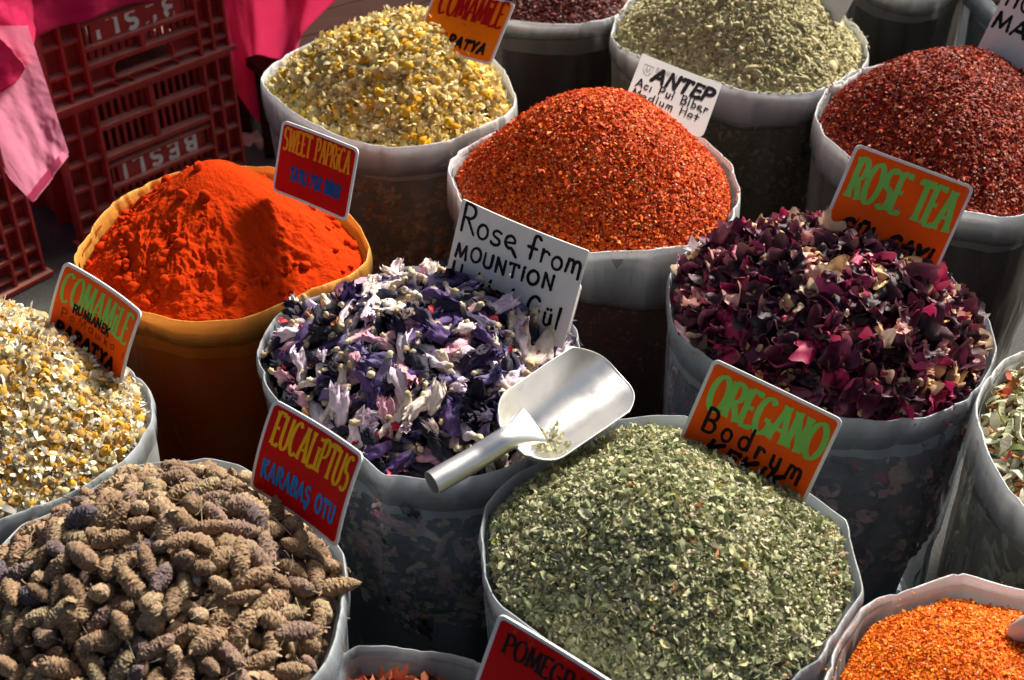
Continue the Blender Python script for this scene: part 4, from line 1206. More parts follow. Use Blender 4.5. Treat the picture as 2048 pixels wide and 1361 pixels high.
G['O'] = (.66, [arc(.33, .5, .31, .5, 90, 455, 30)])
G['P'] = (.5, [[(.06, 0), (.06, 1)], [(.06, 1)] + arc(.24, .74, .25, .26, 90, -90) + [(.06, .48)]])
G['R'] = (.56, [[(.06, 0), (.06, 1)], [(.06, 1)] + arc(.24, .75, .24, .25, 90, -90) + [(.06, .5)], [(.22, .5), (.56, 0)]])
G['S'] = (.5, [arc(.26, .75, .21, .25, 40, 240, 14) + arc(.25, .26, .23, .26, 70, -140, 16)])
G['T'] = (.54, [[(.27, 0), (.27, 1)], [(0, .88), (0, 1), (.54, 1), (.54, .88)]])
G['U'] = (.58, [[(.06, 1), (.06, .3)] + arc(.3, .28, .24, .28, 180, 360, 14) + [(.54, 1)]])
G['V'] = (.58, [[(0, 1), (.29, 0)], [(.29, 0), (.58, 1)]])
G['W'] = (.84, [[(0, 1), (.2, 0)], [(.2, 0), (.42, .95)], [(.42, .95), (.62, 0)], [(.62, 0), (.84, 1)]])
G['Y'] = (.54, [[(0, 1), (.27, .5), (.54, 1)], [(.27, .5), (.27, 0)]])
G['Z'] = (.52, [[(0, 1), (.5, 1), (.02, 0), (.52, 0)]])
G['Ş'] = (.5, G['S'][1] + [[(.26, 0), (.24, -.12), (.34, -.16), (.22, -.26)]])
G['Ü'] = (.58, G['U'][1] + [[(.2, 1.18), (.21, 1.22)], [(.4, 1.18), (.41, 1.22)]])
G['Ç'] = (.58, G['C'][1] + [[(.34, 0), (.28, -.2)]])
G['İ'] = (.16, G['I'][1] + [[(.07, 1.2), (.08, 1.25)]])
G[' '] = (.34, [])
# handwriting, lower case
G['a'] = (.44, [arc(.2, .28, .2, .26, 60, 400, 18), [(.38, .56), (.38, .05), (.46, .02)]])
G['b'] = (.42, [[(.06, 1), (.06, .02)], arc(.21, .27, .18, .26, 150, -160, 18)])
G['c'] = (.38, [arc(.2, .28, .19, .27, 50, 310, 16)])
G['d'] = (.46, [arc(.2, .28, .2, .27, 40, 380, 18), [(.40, 1), (.39, .05)]])
G['e'] = (.46, [[(.04, .26), (.36, .34)] + arc(.2, .32, .18, .22, 10, 300, 16) + [(.5, -.12)]])
G['f'] = (.46, [[(.46, .86)] + arc(.32, .82, .12, .14, 20, 180, 9) + [(.18, -.06)], [(.02, .42), (.38, .42)]])
G['h'] = (.44, [[(.06, 1), (.05, 0)], [(.06, .4)] + arc(.22, .36, .16, .18, 150, 0, 9) + [(.39, 0)]])
G['j'] = (.2, [[(.1, .5), (.1, -.1)]])
G['k'] = (.42, [[(.06, .98), (.05, 0)], [(.38, .56), (.08, .26), (.4, 0)]])
G['l'] = (.16, [[(.09, 1), (.07, 0)]])
G['m'] = (.58, [[(.03, .02), (.08, .54)] , [(.07, .40)] + arc(.18, .38, .11, .17, 150, 0, 8) + [(.29, .06)], [(.29, .36)] + arc(.42, .38, .12, .17, 160, 0, 8) + [(.55, -.12)]])
G['o'] = (.42, [arc(.21, .27, .19, .26, 100, 470, 20)])
G['r'] = (.36, [[(.06, .54), (.05, .04)], [(.05, .34)] + arc(.2, .34, .14, .17, 150, 30, 8)])
G['s'] = (.40, [arc(.22, .41, .16, .13, 40, 230, 10) + arc(.18, .14, .17, .14, 70, -150, 12)])
G['t'] = (.38, [[(.18, .8), (.18, .02)], [(.0, .50), (.38, .44)]])
G['u'] = (.42, [[(.05, .54), (.06, .18)] + arc(.2, .16, .14, .15, 180, 350, 9) + [(.35, .54)], [(.35, .54), (.38, .02)]])
G['ü'] = (.42, G['u'][1] + [[(.12, .72), (.13, .75)], [(.28, .74), (.29, .77)]])
G['ı'] = (.14, [[(.07, .54), (.06, .02)]])
G['w'] = (.56, [[(.04, .54), (.05, .04), (.52, .04), (.5, .54)], [(.28, .5), (.28, .04)]])     # the letter sha
G['!'] = (.12, [[(.06, .8), (.05, .2)]])

def resample(p, step):
    p = np.array(p, float)
    out = [p[0]]
    for a, b in zip(p[:-1], p[1:]):
        n = max(1, int(np.ceil(np.linalg.norm(b - a) / step)))
        for k in range(1, n + 1): out.append(a + (b - a) * k / n)
    return np.array(out)

def stroke_text(acc, MAP, text, x0, x1, y0, y1, thick, thin=None, nib=22, slant=0.0, rise=0.0, jit=0.0, gap=.14, w0=.0006, seed=0, drop=0, wscale=True, grow=0.0):
    """lay text in the sign's own plane between x0..x1 with caps y0..y1; MAP takes (x,y,height over the face) to the world"""
    r = np.random.default_rng(seed + 11)
    h = y1 - y0
    total = sum(G[c][0] + gap for c in text) - gap
    sx = (x1 - x0) / total
    x = 0
    step = h * .05
    kk = 0
    for c in text:
        gw, strokes = G[c]
        jx, jy, js = r.normal(0, jit, 3)
        for st in strokes:
            p = np.array([((x + q[0]) * sx + x0, q[1] * h * (1 + js + grow * x / total)) for q in st])
            p[:, 0] += slant * p[:, 1] + jx * h * .6
            p[:, 1] += y0 + jy * h + rise * (p[:, 0] - x0)
            q = resample(p, step)
            if len(q) > 2 and jit: q[1:-1] += r.normal(0, jit * h * .06, (len(q) - 2, 2))
            t = np.gradient(q, axis=0); L = np.linalg.norm(t, axis=1)[:, None]; t = t / (L + 1e-12)
            nrm = np.stack([-t[:, 1], t[:, 0]], 1)
            if thin is None:
                wd = np.full(len(q), thick) * (1 + .14 * np.sin(np.linspace(0, 3, len(q)) + kk) + (.16 * vnoise(np.stack([q[:, 0], q[:, 1], q[:, 0] * 0 + kk], 1), 900) if jit else 0))
            else:
                ang = np.arctan2(t[:, 1], t[:, 0])
                wd = thin + (thick - thin) * np.abs(np.sin(ang - math.radians(nib)))
                s = np.linspace(0, 1, len(q))           # flared ends
                if len(st) == 2: wd = wd * (1 + .55 * np.clip(1 - np.minimum(s, 1 - s) * 7, 0, 1))
            wv = w0 + kk * 6e-6 + np.arange(len(q)) * 2e-7
            A = q + nrm * wd[:, None] / 2; B = q - nrm * wd[:, None] / 2
            V = np.stack([np.stack([A[:, 0], A[:, 1], wv], 1), np.stack([B[:, 0], B[:, 1], wv], 1)], 1).reshape(-1, 3)
            F = grid_faces(len(q), 2)
            if drop:
                keep = vnoise(np.stack([q[:-1, 0], q[:-1, 1], q[:-1, 0] * 0 + seed], 1), 60) > drop - 1
                F = F[keep]
            if len(F): acc.add(MAP(V), F)
            if thin is None and not drop:
                for e in ([0, -1] if len(st) < 6 else [0, -1]):
                    a = np.linspace(0, 2 * math.pi, 10, endpoint=False)
                    D = np.stack([q[e, 0] + np.cos(a) * wd[e] / 2, q[e, 1] + np.sin(a) * wd[e] / 2, np.full(10, w0 + kk * 6e-6 + 3e-6)], 1)
                    D = np.concatenate([D, [[q[e, 0], q[e, 1], w0 + kk * 6e-6 + 3e-6]]])
                    acc.add(MAP(D), [(i, (i + 1) % 10, 10) for i in range(10)])
                for qq in p[1:-1] if len(st) < 6 else []:
                    a = np.linspace(0, 2 * math.pi, 8, endpoint=False)
                    D = np.stack([qq[0] + np.cos(a) * thick / 2, qq[1] + np.sin(a) * thick / 2, np.full(8, w0 + kk * 6e-6 + 4e-6)], 1)
                    D = np.concatenate([D, [[qq[0], qq[1], w0 + kk * 6e-6 + 4e-6]]])
                    acc.add(MAP(D), [(i, (i + 1) % 8, 8) for i in range(8)])
            kk += 1
        x += gw + gap

# ------------------------------------------------------------------ price signs
MAT['board'] = plain_mat('white_plastic_board', (.70, .71, .70), .4, .5, 0, .05, 40, .05)
MAT['card'] = plain_mat('white_card', (.74, .73, .69), .5, .4, 0, .03, 30, .04)
def print_mat(name, c, rough=.22):
    m, nt, b = new_mat(name)
    n = noise_node(nt, 14, 5); sp = noise_node(nt, 240, 4, .7); sc = noise_node(nt, 30, 6, .75, stretch=(1, 3, 1))
    base_ = ramp(nt, n.outputs[0], [(.3, [x * .84 for x in c]), (.7, [min(1, x * 1.12) for x in c])])
    fl = ramp(nt, sp.outputs[0], [(.70, (0, 0, 0)), (.76, (.55, .55, .55))])       # worn specks and dust
    du = ramp(nt, sc.outputs[0], [(.60, (0, 0, 0)), (.80, (.30, .30, .30))])
    ad = nd(nt, 'ShaderNodeMix', data_type='RGBA', blend_type='ADD'); ad.inputs[0].default_value = 1
    nt.links.new(fl, ad.inputs[6]); nt.links.new(du, ad.inputs[7])
    mx = nd(nt, 'ShaderNodeMix', data_type='RGBA'); nt.links.new(ad.outputs[2], mx.inputs[0]); nt.links.new(base_, mx.inputs[6]); mx.inputs[7].default_value = (.50, .34, .24, 1)
    nt.links.new(mx.outputs[2], b.inputs['Base Color'])
    b.inputs['Roughness'].default_value = max(rough, .38); b.inputs['Specular IOR Level'].default_value = .08
    return m
MAT['orange'] = print_mat('orange_print', (.92, .100, .003))
MAT['orange2'] = print_mat('light_orange_print', (.95, .19, .003))
MAT['red'] = print_mat('red_print', (.56, .003, .004))
MAT['green_ink'] = print_mat('green_ink', (.22, .58, .11), .35)
MAT['yellow_ink'] = print_mat('yellow_ink', (.88, .48, .01), .35)
MAT['orange_ink'] = print_mat('orange_ink', (.85, .30, .01), .35)
MAT['blue_ink'] = print_mat('blue_ink', (.01, .23, .62), .35)
MAT['dark_blue_ink'] = print_mat('dark_blue_ink', (.008, .075, .30), .35)
MAT['red_ink'] = print_mat('red_ink', (.42, .006, .006), .35)
MAT['black_ink'] = print_mat('black_marker', (.012, .009, .012), .45)
MAT['brown_ink'] = print_mat('pencil_grey', (.10, .03, .015), .55)
MAT['grey_ink'] = print_mat('faint_grey_print', (.46, .46, .44), .5)

def rounded(W, H, rad, corners=(1, 1, 1, 1), n=6):
    pts = []
    for (cx, cy, a0, on) in ((W / 2, H / 2, 0, corners[1]), (-W / 2, H / 2, 90, corners[0]), (-W / 2, -H / 2, 180, corners[3]), (W / 2, -H / 2, 270, corners[2])):
        r_ = rad if on else .0008
        sx, sy = np.sign(cx), np.sign(cy)
        for q in np.linspace(a0, a0 + 90, n):
            pts.append((cx - sx * r_ + r_ * math.cos(math.radians(q)), cy - sy * r_ + r_ * math.sin(math.radians(q))))
    pts.append(pts[0])
    return resample(np.array(pts), .0035)[:-1]

def slab(acc, MAP, outline, z0, z1, nd_=10):
    """a plate with that outline: concentric rings so that it can bend"""
    n = len(outline)
    rings = [outline * f for f in np.linspace(1, .02, nd_)]
    for z, flip in ((z1, False), (z0, True)):
        V = np.concatenate([np.concatenate([q, np.full((n, 1), z)], 1) for q in rings])
        F = grid_faces(nd_, n, wrap_v=True)
        acc.add(MAP(V), F[:, ::-1] if flip else F)
    V = np.concatenate([np.concatenate([outline, np.full((n, 1), z0)], 1), np.concatenate([outline, np.full((n, 1), z1)], 1)])
    acc.add(MAP(V), grid_faces(2, n, wrap_v=True))

def make_sign(key, name, label, cat, face=None, texts=(), bend=(0, 0), group=None, rad=.008, border=.0042, corners=(1, 1, 1, 1), emblem=False):
    W, H, t, Rm = SIGN_POSES[key]
    t = np.array(t); Rm = np.array(Rm)
    def MAP(V):
        V = np.array(V, float)
        w = V[:, 2] + bend[0] * (V[:, 0] / (W / 2)) ** 2 + bend[1] * (V[:, 1] / (H / 2)) ** 2
        return np.stack([V[:, 0], V[:, 1], w], 1) @ Rm.T + t
    root = thing(name, label, cat, tuple(MAP(np.array([[0, -H / 2, 0]]))[0]), group)
    a = Acc(); slab(a, MAP, rounded(W, H, rad, corners), -.0012, .0012)
    a.obj('backing_board' if face else 'card', MAT['board' if face else 'card'], root, smooth=False)
    top = .0012
    if face:
        a = Acc(); slab(a, MAP, rounded(W - 2 * border, H - 2 * border, rad * .7, corners), .0012, .0016)
        a.obj('printed_face', MAT[face], root, smooth=False)
        top = .0016
    if emblem:
        a = Acc()
        sh = np.array([(-.5, .6), (.5, .6), (.5, -.1), (.3, -.45), (0, -.62), (-.3, -.45), (-.5, -.1)]) * .017 + np.array([-W * .37, H * .26])
        q = resample(np.concatenate([sh, sh[:1]]), .002)
        c = sh.mean(0)
        inner = c + (q - c) * .86
        V = np.stack([np.concatenate([q, np.full((len(q), 1), top + .0002)], 1), np.concatenate([inner, np.full((len(q), 1), top + .0002)], 1)], 1).reshape(-1, 3)
        a.add(MAP(V), grid_faces(len(q), 2))
        stroke_text(a, MAP, 'M', c[0] - .0045, c[0] + .0045, c[1] - .004, c[1] + .0075, .0016, w0=top + .0002)
        a.obj('emblem', MAT['grey_ink'], root, smooth=False)
    for k, (text, u0, u1, v0, v1, ink, thick, thin, kw) in enumerate(texts):
        a = Acc()
        stroke_text(a, MAP, text, (u0 - .5) * W, (u1 - .5) * W, (v0 - .5) * H, (v1 - .5) * H, thick, thin, w0=top + .0003 + .00012 * k, seed=k + len(key), **kw)
        a.obj('lettering', MAT[ink], root, smooth=False)
    return root

HW = dict(jit=.035, gap=.16)
PG = 'printed price signs stuck in the heaps'
CG = 'handwritten white cards stuck in the heaps'
make_sign('eucalyptus', 'price_sign', 'red sign with yellow eucaliptus and blue karabaş otu standing beside the lavender', 'sign', 'red',
          [('EUCALiPTUS', .10, .94, .57, .92, 'yellow_ink', .0050, .0020, dict(gap=.15)), ('KARABAŞ OTU', .09, .90, .20, .385, 'blue_ink', .0038, None, dict(gap=.24))], (.006, -.004), PG)
make_sign('oregano', 'price_sign', 'orange sign with green oregano and black Bodrum kekik between rose petals and oregano', 'sign', 'orange',
          [('OREGANO', .08, .95, .50, .88, 'green_ink', .0076, .0036, dict(gap=.10)), ('Bodrum', .12, .90, .265, .51, 'black_ink', .0042, None, dict(jit=.05, gap=.34, rise=-.02)),
           ('KEKiK', .20, .78, .07, .215, 'black_ink', .0052, None, dict(jit=.03, gap=.2, slant=.25))], (.002, 0), PG)
make_sign('rose_tea', 'price_sign', 'orange red sign with large green rose tea behind the rose petals', 'sign', 'orange',
          [('ROSE TEA', .08, .93, .44, .88, 'green_ink', .0085, .0036, dict(gap=.12)), ('GÜL ÇAYI', .14, .9, .05, .215, 'black_ink', .0065, None, dict(jit=.03, gap=.22, slant=.15))], (.002, 0), PG)
make_sign('sweet_paprika', 'price_sign', 'red sign with orange sweet paprica and dark blue tatlı toz biber in the paprika', 'sign', 'red',
          [('SWEET PAPRiCA', .06, .92, .62, .93, 'orange_ink', .0040, .0016, dict(gap=.15)), ('TATLI TOZ BİBER', .20, .86, .255, .42, 'dark_blue_ink', .0036, None, dict(gap=.2))], (.003, 0), PG)
make_sign('comamile_left', 'price_sign', 'bent orange sign with green comamile and black scrawl beside the paprika sack', 'sign', 'orange',
          [('COMAMiLE', .07, .93, .52, .90, 'green_ink', .0048, .0019, dict(gap=.12)), ('RUMIANEK', .24, .70, .46, .57, 'black_ink', .0028, None, dict(jit=.05, gap=.16)),
           ('Poмaшкo !'.replace('м', 'M').replace('ш', 'w').replace('к', 'k'), .13, .95, .34, .46, 'brown_ink', .0011, None, dict(jit=.05, gap=.34)),
           ('PAPATYA', .10, .84, .09, .24, 'black_ink', .0050, None, dict(jit=.03, gap=.3, slant=.1))], (.007, -.004), PG)
make_sign('comamile_back', 'price_sign', 'light orange sign with red comamile at the top behind the yellow chamomile heap', 'sign', 'orange2',
          [('COMAMiLE', .12, .93, .56, .97, 'red_ink', .0060, .0024, dict(gap=.09)), ('PAPATYA', .20, .86, .13, .28, 'black_ink', .0056, None, dict(jit=.03, gap=.24, slant=.1))], (.002, 0), PG)
make_sign('pomegranate', 'price_sign', 'red sign with black pomegranate tea in front of the oregano sack', 'sign', 'red',
          [('POMEGRANATE', .10, .97, .70, .89, 'black_ink', .0040, .0018, dict(gap=.13)), ('TEA', .38, .62, .46, .64, 'black_ink', .0040, .0018, dict(gap=.16))], (.002, 0), PG)
make_sign('rose_card', 'price_card', 'cream card with handwritten Rose from mountion behind the mallow flowers', 'card', None,
          [('Rose', .035, .50, .70, .97, 'black_ink', .0044, None, dict(jit=.02, gap=.12, rise=.03)), ('from', .58, .98, .73, .97, 'black_ink', .0042, None, dict(jit=.02, gap=.12)),
           ('MOUNTiON', .045, .82, .445, .585, 'black_ink', .0042, None, dict(jit=.04, gap=.22, rise=.06)), ('Hakimi Gül', .04, .93, .17, .385, 'black_ink', .0042, None, dict(jit=.03, gap=.22))], (-.006, 0), CG, .002)
make_sign('antep_card', 'price_card', 'white card with bold handwritten antep between the pul biber and thyme heaps', 'card', None,
          [('BODRUM', .22, .48, .79, .87, 'grey_ink', .0012, None, dict(gap=.16)), ('ANTEP', .21, .93, .63, .86, 'black_ink', .0060, None, dict(jit=.02, gap=.16, slant=.18)),
           ('Acı Pul Biber', .06, .95, .44, .58, 'black_ink', .0024, None, dict(jit=.02, gap=.20)), ('Medium Hot', .05, .88, .27, .395, 'black_ink', .0022, None, dict(jit=.02, gap=.18))], (.002, 0), CG, .012, corners=(0, 0, 1, 1), emblem=True)
make_sign('hot_card', 'price_card', 'large grey white card with handwritten capitals behind the dark chili heap', 'card', None,
          [('HO', .05, .30, .80, .98, 'black_ink', .0052, None, dict(jit=.02, gap=.2)), ('MA', .03, .34, .55, .70, 'black_ink', .0062, None, dict(jit=.03, gap=.16))], (0, 0), CG, .003)
make_sign('plain_card', 'price_card', 'blank corner of a white card in the thyme heap at the top edge', 'card', None, [], (0, 0), CG, .003)
# the smaller card tucked behind the rose card
SIGN_POSES['second_card'] = (.11, .09, [SIGN_POSES['rose_card'][2][0] + .040, SIGN_POSES['rose_card'][2][1] + .022, SIGN_POSES['rose_card'][2][2] - .055], SIGN_POSES['rose_card'][3])
make_sign('second_card', 'price_card', 'small white card peeping out behind the rose from mountion card', 'card', None, [], (0, 0), CG, .008)

# ------------------------------------------------------------------ aluminium scoop lying across two sacks
m, nt, b = new_mat('worn_aluminium')
n1 = noise_node(nt, 26, 6, .65); n2 = noise_node(nt, 300, 3, .6, stretch=(1, .12, 1))
nt.links.new(ramp(nt, n1.outputs[0], [(.28, (.62, .61, .58)), (.42, (.86, .86, .84)), (.62, (.92, .92, .90)), (.8, (.76, .74, .70))]), b.inputs['Base Color'])
b.inputs['Metallic'].default_value = 1.0
nt.links.new(ramp(nt, n1.outputs[0], [(.3, (.42,) * 3), (.7, (.27,) * 3)]), b.inputs['Roughness'])
bump(nt, b, n2.outputs[0], .12, .0006)
MAT['alu'] = m
def build_scoop():
    root = thing('scoop', 'shiny aluminium scoop lying between the mallow flowers and the oregano', 'scoop', (.03, 1.18, .60))
    O = np.array((.000, 1.166, .611))
    ax = np.array((.74, .66, .10)); ax /= np.linalg.norm(ax)
    up0 = np.array((.38, -.30, 1.0)); up0 -= ax * (up0 @ ax); up0 /= np.linalg.norm(up0)
    sd_ = np.cross(up0, ax)
    T = lambda V: O + np.asarray(V)[:, :1] * ax + np.asarray(V)[:, 1:2] * sd_ + np.asarray(V)[:, 2:3] * up0
    L, Wd, D = .192, .051, .046
    nu, nv = 44, 33
    def surf(off):
        V = []
        for i in range(nu):
            u = i / (nu - 1)
            # plan: rounded heel, slight flare, round shovel lip
            hw = Wd * (1 - max(0, (.20 - u) / .20) ** 2.4 * .45) * (1 + .05 * u)
            for j in range(nv):
                s = j / (nv - 1) * 2 - 1
                lip = max(0.0, (u - .62) / .38)
                y = s * hw * (1 - .02 * lip)
                x = u * L
                x -= (abs(s) ** 3.2) * .050 * (u ** 2.2)          # corners of the lip drawn back
                depth = D * (1 - abs(s) ** 2.3) * (1 - .25 * u)
                heel = max(0, (.16 - u) / .16)
                z = -depth * (1 - heel ** 2.0)
                wall = (.006 + .004 * (1 - u)) * abs(s) ** 6
                V.append((x, y, z + wall - off * (1 if True else 0)))
        return np.array(V)
    a = Acc()
    V1, V2 = surf(0), surf(.0011)
    F = grid_faces(nu, nv)
    a.add(T(V1), F); a.add(T(V2), F[:, ::-1])
    edge = [i * nv for i in range(nu)] + [(nu - 1) * nv + j for j in range(1, nv)] + [i * nv + nv - 1 for i in range(nu - 2, -1, -1)] + [j for j in range(nv - 2, 0, -1)]
    E1, E2 = V1[edge], V2[edge]
    a.add(T(np.concatenate([E1, E2])), grid_faces(2, len(edge), wrap_v=True))
    a.obj('bowl', MAT['alu'], root)
    # rolled rim bead round the bowl
    a = Acc()
    E = V1[edge]
    tn = np.roll(E, -1, 0) - np.roll(E, 1, 0); tn /= np.linalg.norm(tn, axis=1)[:, None] + 1e-9
    n1_ = np.cross(tn, np.array([0, 0, 1.])); n1_ /= np.linalg.norm(n1_, axis=1)[:, None] + 1e-9
    n2_ = np.cross(n1_, tn)
    ring = [E + .0011 * (n1_ * math.cos(q) + n2_ * math.sin(q)) for q in np.linspace(0, 2 * math.pi, 8, endpoint=False)]
    a.add(T(np.stack(ring, 1).reshape(-1, 3)), grid_faces(len(E), 8, wrap_u=True, wrap_v=True))
    a.obj('rim_bead', MAT['alu'], root)
    # tubular handle, flattened where it is pressed into the heel
    hs = Acc()
    e_ = np.array((-.090, 1.100, .606)) - O
    end = np.array((e_ @ ax, e_ @ sd_, e_ @ up0))
    st_ = np.array((.034, 0, .004))
    nh, na = 26, 28
    rows, rows_in = [], []
    dirv = (end - st_) / np.linalg.norm(end - st_)
    hx = np.cross((0, 0, 1.), dirv); hx /= np.linalg.norm(hx); hz = np.cross(dirv, hx)
    for i in range(nh):
        t = i / (nh - 1)
        flat = max(0, 1 - t / .32)
        rw = .0145 * (1 + .8 * flat ** 1.5); rh = .0145 * (1 - .66 * flat)
        c = st_ + (end - st_) * t + hz * .007 * math.sin(min(1, t * 1.8) * math.pi)
        A = np.linspace(0, 2 * math.pi, na, endpoint=False)[:, None]
        rows.append(c + rw * np.cos(A) * hx + rh * np.sin(A) * hz)
        rows_in.append(c + (rw - .0011) * np.cos(A) * hx + (rh - .0011) * np.sin(A) * hz)
    hs.add(T(np.concatenate(rows)), grid_faces(nh, na, wrap_v=True))
    hs.add(T(np.concatenate(rows_in)), grid_faces(nh, na, wrap_v=True)[:, ::-1])
    hs.add(T(np.concatenate([rows[-1], rows_in[-1]])), grid_faces(2, na, wrap_v=True))
    hs.obj('handle', MAT['alu'], root)
    return T
scoop_T = build_scoop()
# herb crumbs caught in the heel of the bowl
a = Acc()
n = 70
lp = np.stack([.045 + np.abs(rng.normal(0, .016, n)), rng.normal(-.012, .012, n), np.full(n, -.030)], 1)
lp[:, 2] = -.046 * (1 - (np.abs(lp[:, 1]) / .051) ** 2.3) * (1 - .25 * lp[:, 0] / .192) + .003
lp[:26] = np.stack([.034 + rng.normal(0, .004, 26), -.018 + rng.normal(0, .004, 26), -.022 + rng.uniform(0, .010, 26)], 1)
P = scoop_T(lp); N = np.repeat([[0, 0, 1.]], n, 0)
scatter(a, LF, P, rot_frames(N, tilt=.8), rng.uniform(.004, .010, n), pick([(.44, .43, .26), (.34, .32, .18), (.56, .52, .36)], [3, 2, 2], n, .15), 0)
tag(a.obj('herb_crumbs', MAT['herb']), 'small clump of oregano crumbs lying in the aluminium scoop', 'herb', None, 'stuff')

# pale plastic scoop handle just reaching into the frame at the side
MAT['pale'] = plain_mat('pale_plastic', (.66, .58, .55), .35, .5, 0, .05, 30, .05)
root = thing('plastic_scoop', 'pale rounded plastic scoop handle standing in the orange chili flakes at the frame edge', 'scoop', (.54, .95, .52))
a = Acc()
nu, nv = 14, 20
rows = []
P0, P1 = np.array((.524, .945, .520)), np.array((.68, .92, .68))
ax = (P1 - P0) / np.linalg.norm(P1 - P0); s1 = np.cross(ax, (0, 1, 0)); s1 /= np.linalg.norm(s1); s2 = np.cross(ax, s1)
for i in range(nu):
    t = i / (nu - 1)
    rd = .021 * math.sqrt(max(0.0, 1 - (1 - min(1, t * 4)) ** 2)) + .0002
    A = np.linspace(0, 2 * math.pi, nv, endpoint=False)
    rows.append(P0 + (P1 - P0) * t + rd * (np.cos(A)[:, None] * s1 + .7 * np.sin(A)[:, None] * s2))
a.add(np.concatenate(rows), grid_faces(nu, nv, wrap_v=True))
a.obj('handle', MAT['pale'], root)
a = Acc()
V, F, C = sphere(16, 10)
a.add(V * .024 + P1, F)
a.obj('end_knob', MAT['pale'], root)

# ------------------------------------------------------------------ stacked red plastic crates, upside down
m, nt, b = new_mat('dusty_red_plastic')
n1 = noise_node(nt, 22, 5, .65)
geo = nd(nt, 'ShaderNodeNewGeometry'); sep = nd(nt, 'ShaderNodeSeparateXYZ'); nt.links.new(geo.outputs['Normal'], sep.inputs[0])
mr = nd(nt, 'ShaderNodeMapRange'); mr.inputs['From Min'].default_value = .55; mr.inputs['From Max'].default_value = 1.0
mr.inputs['To Max'].default_value = 1.25; nt.links.new(sep.outputs['Z'], mr.inputs[0])
mu = nd(nt, 'ShaderNodeMath', operation='MULTIPLY'); nt.links.new(mr.outputs[0], mu.inputs[0]); nt.links.new(n1.outputs[0], mu.inputs[1])
base = ramp(nt, n1.outputs[0], [(.3, (.30, .020, .018)), (.7, (.46, .034, .028))])
mx = nd(nt, 'ShaderNodeMix', data_type='RGBA'); nt.links.new(mu.outputs[0], mx.inputs[0]); nt.links.new(base, mx.inputs[6]); mx.inputs[7].default_value = (.62, .38, .30, 1)
nt.links.new(mx.outputs[2], b.inputs['Base Color']); b.inputs['Roughness'].default_value = .5
MAT['crate'] = m                                     # settled dust on upward faces only, paled further to paint light on the ledges
MAT['paint'] = plain_mat('white_stencil_paint', (.72, .72, .70), .6, .3, 0, .1, 90, .1)

CR0 = np.array((-.963, 2.532)); CRD = np.array((.310, .332)); CRL = float(np.linalg.norm(CRD)); CRD = CRD / CRL
CRN = np.array((CRD[1], -CRD[0]))                     # outward, towards the buyer
CH = .33

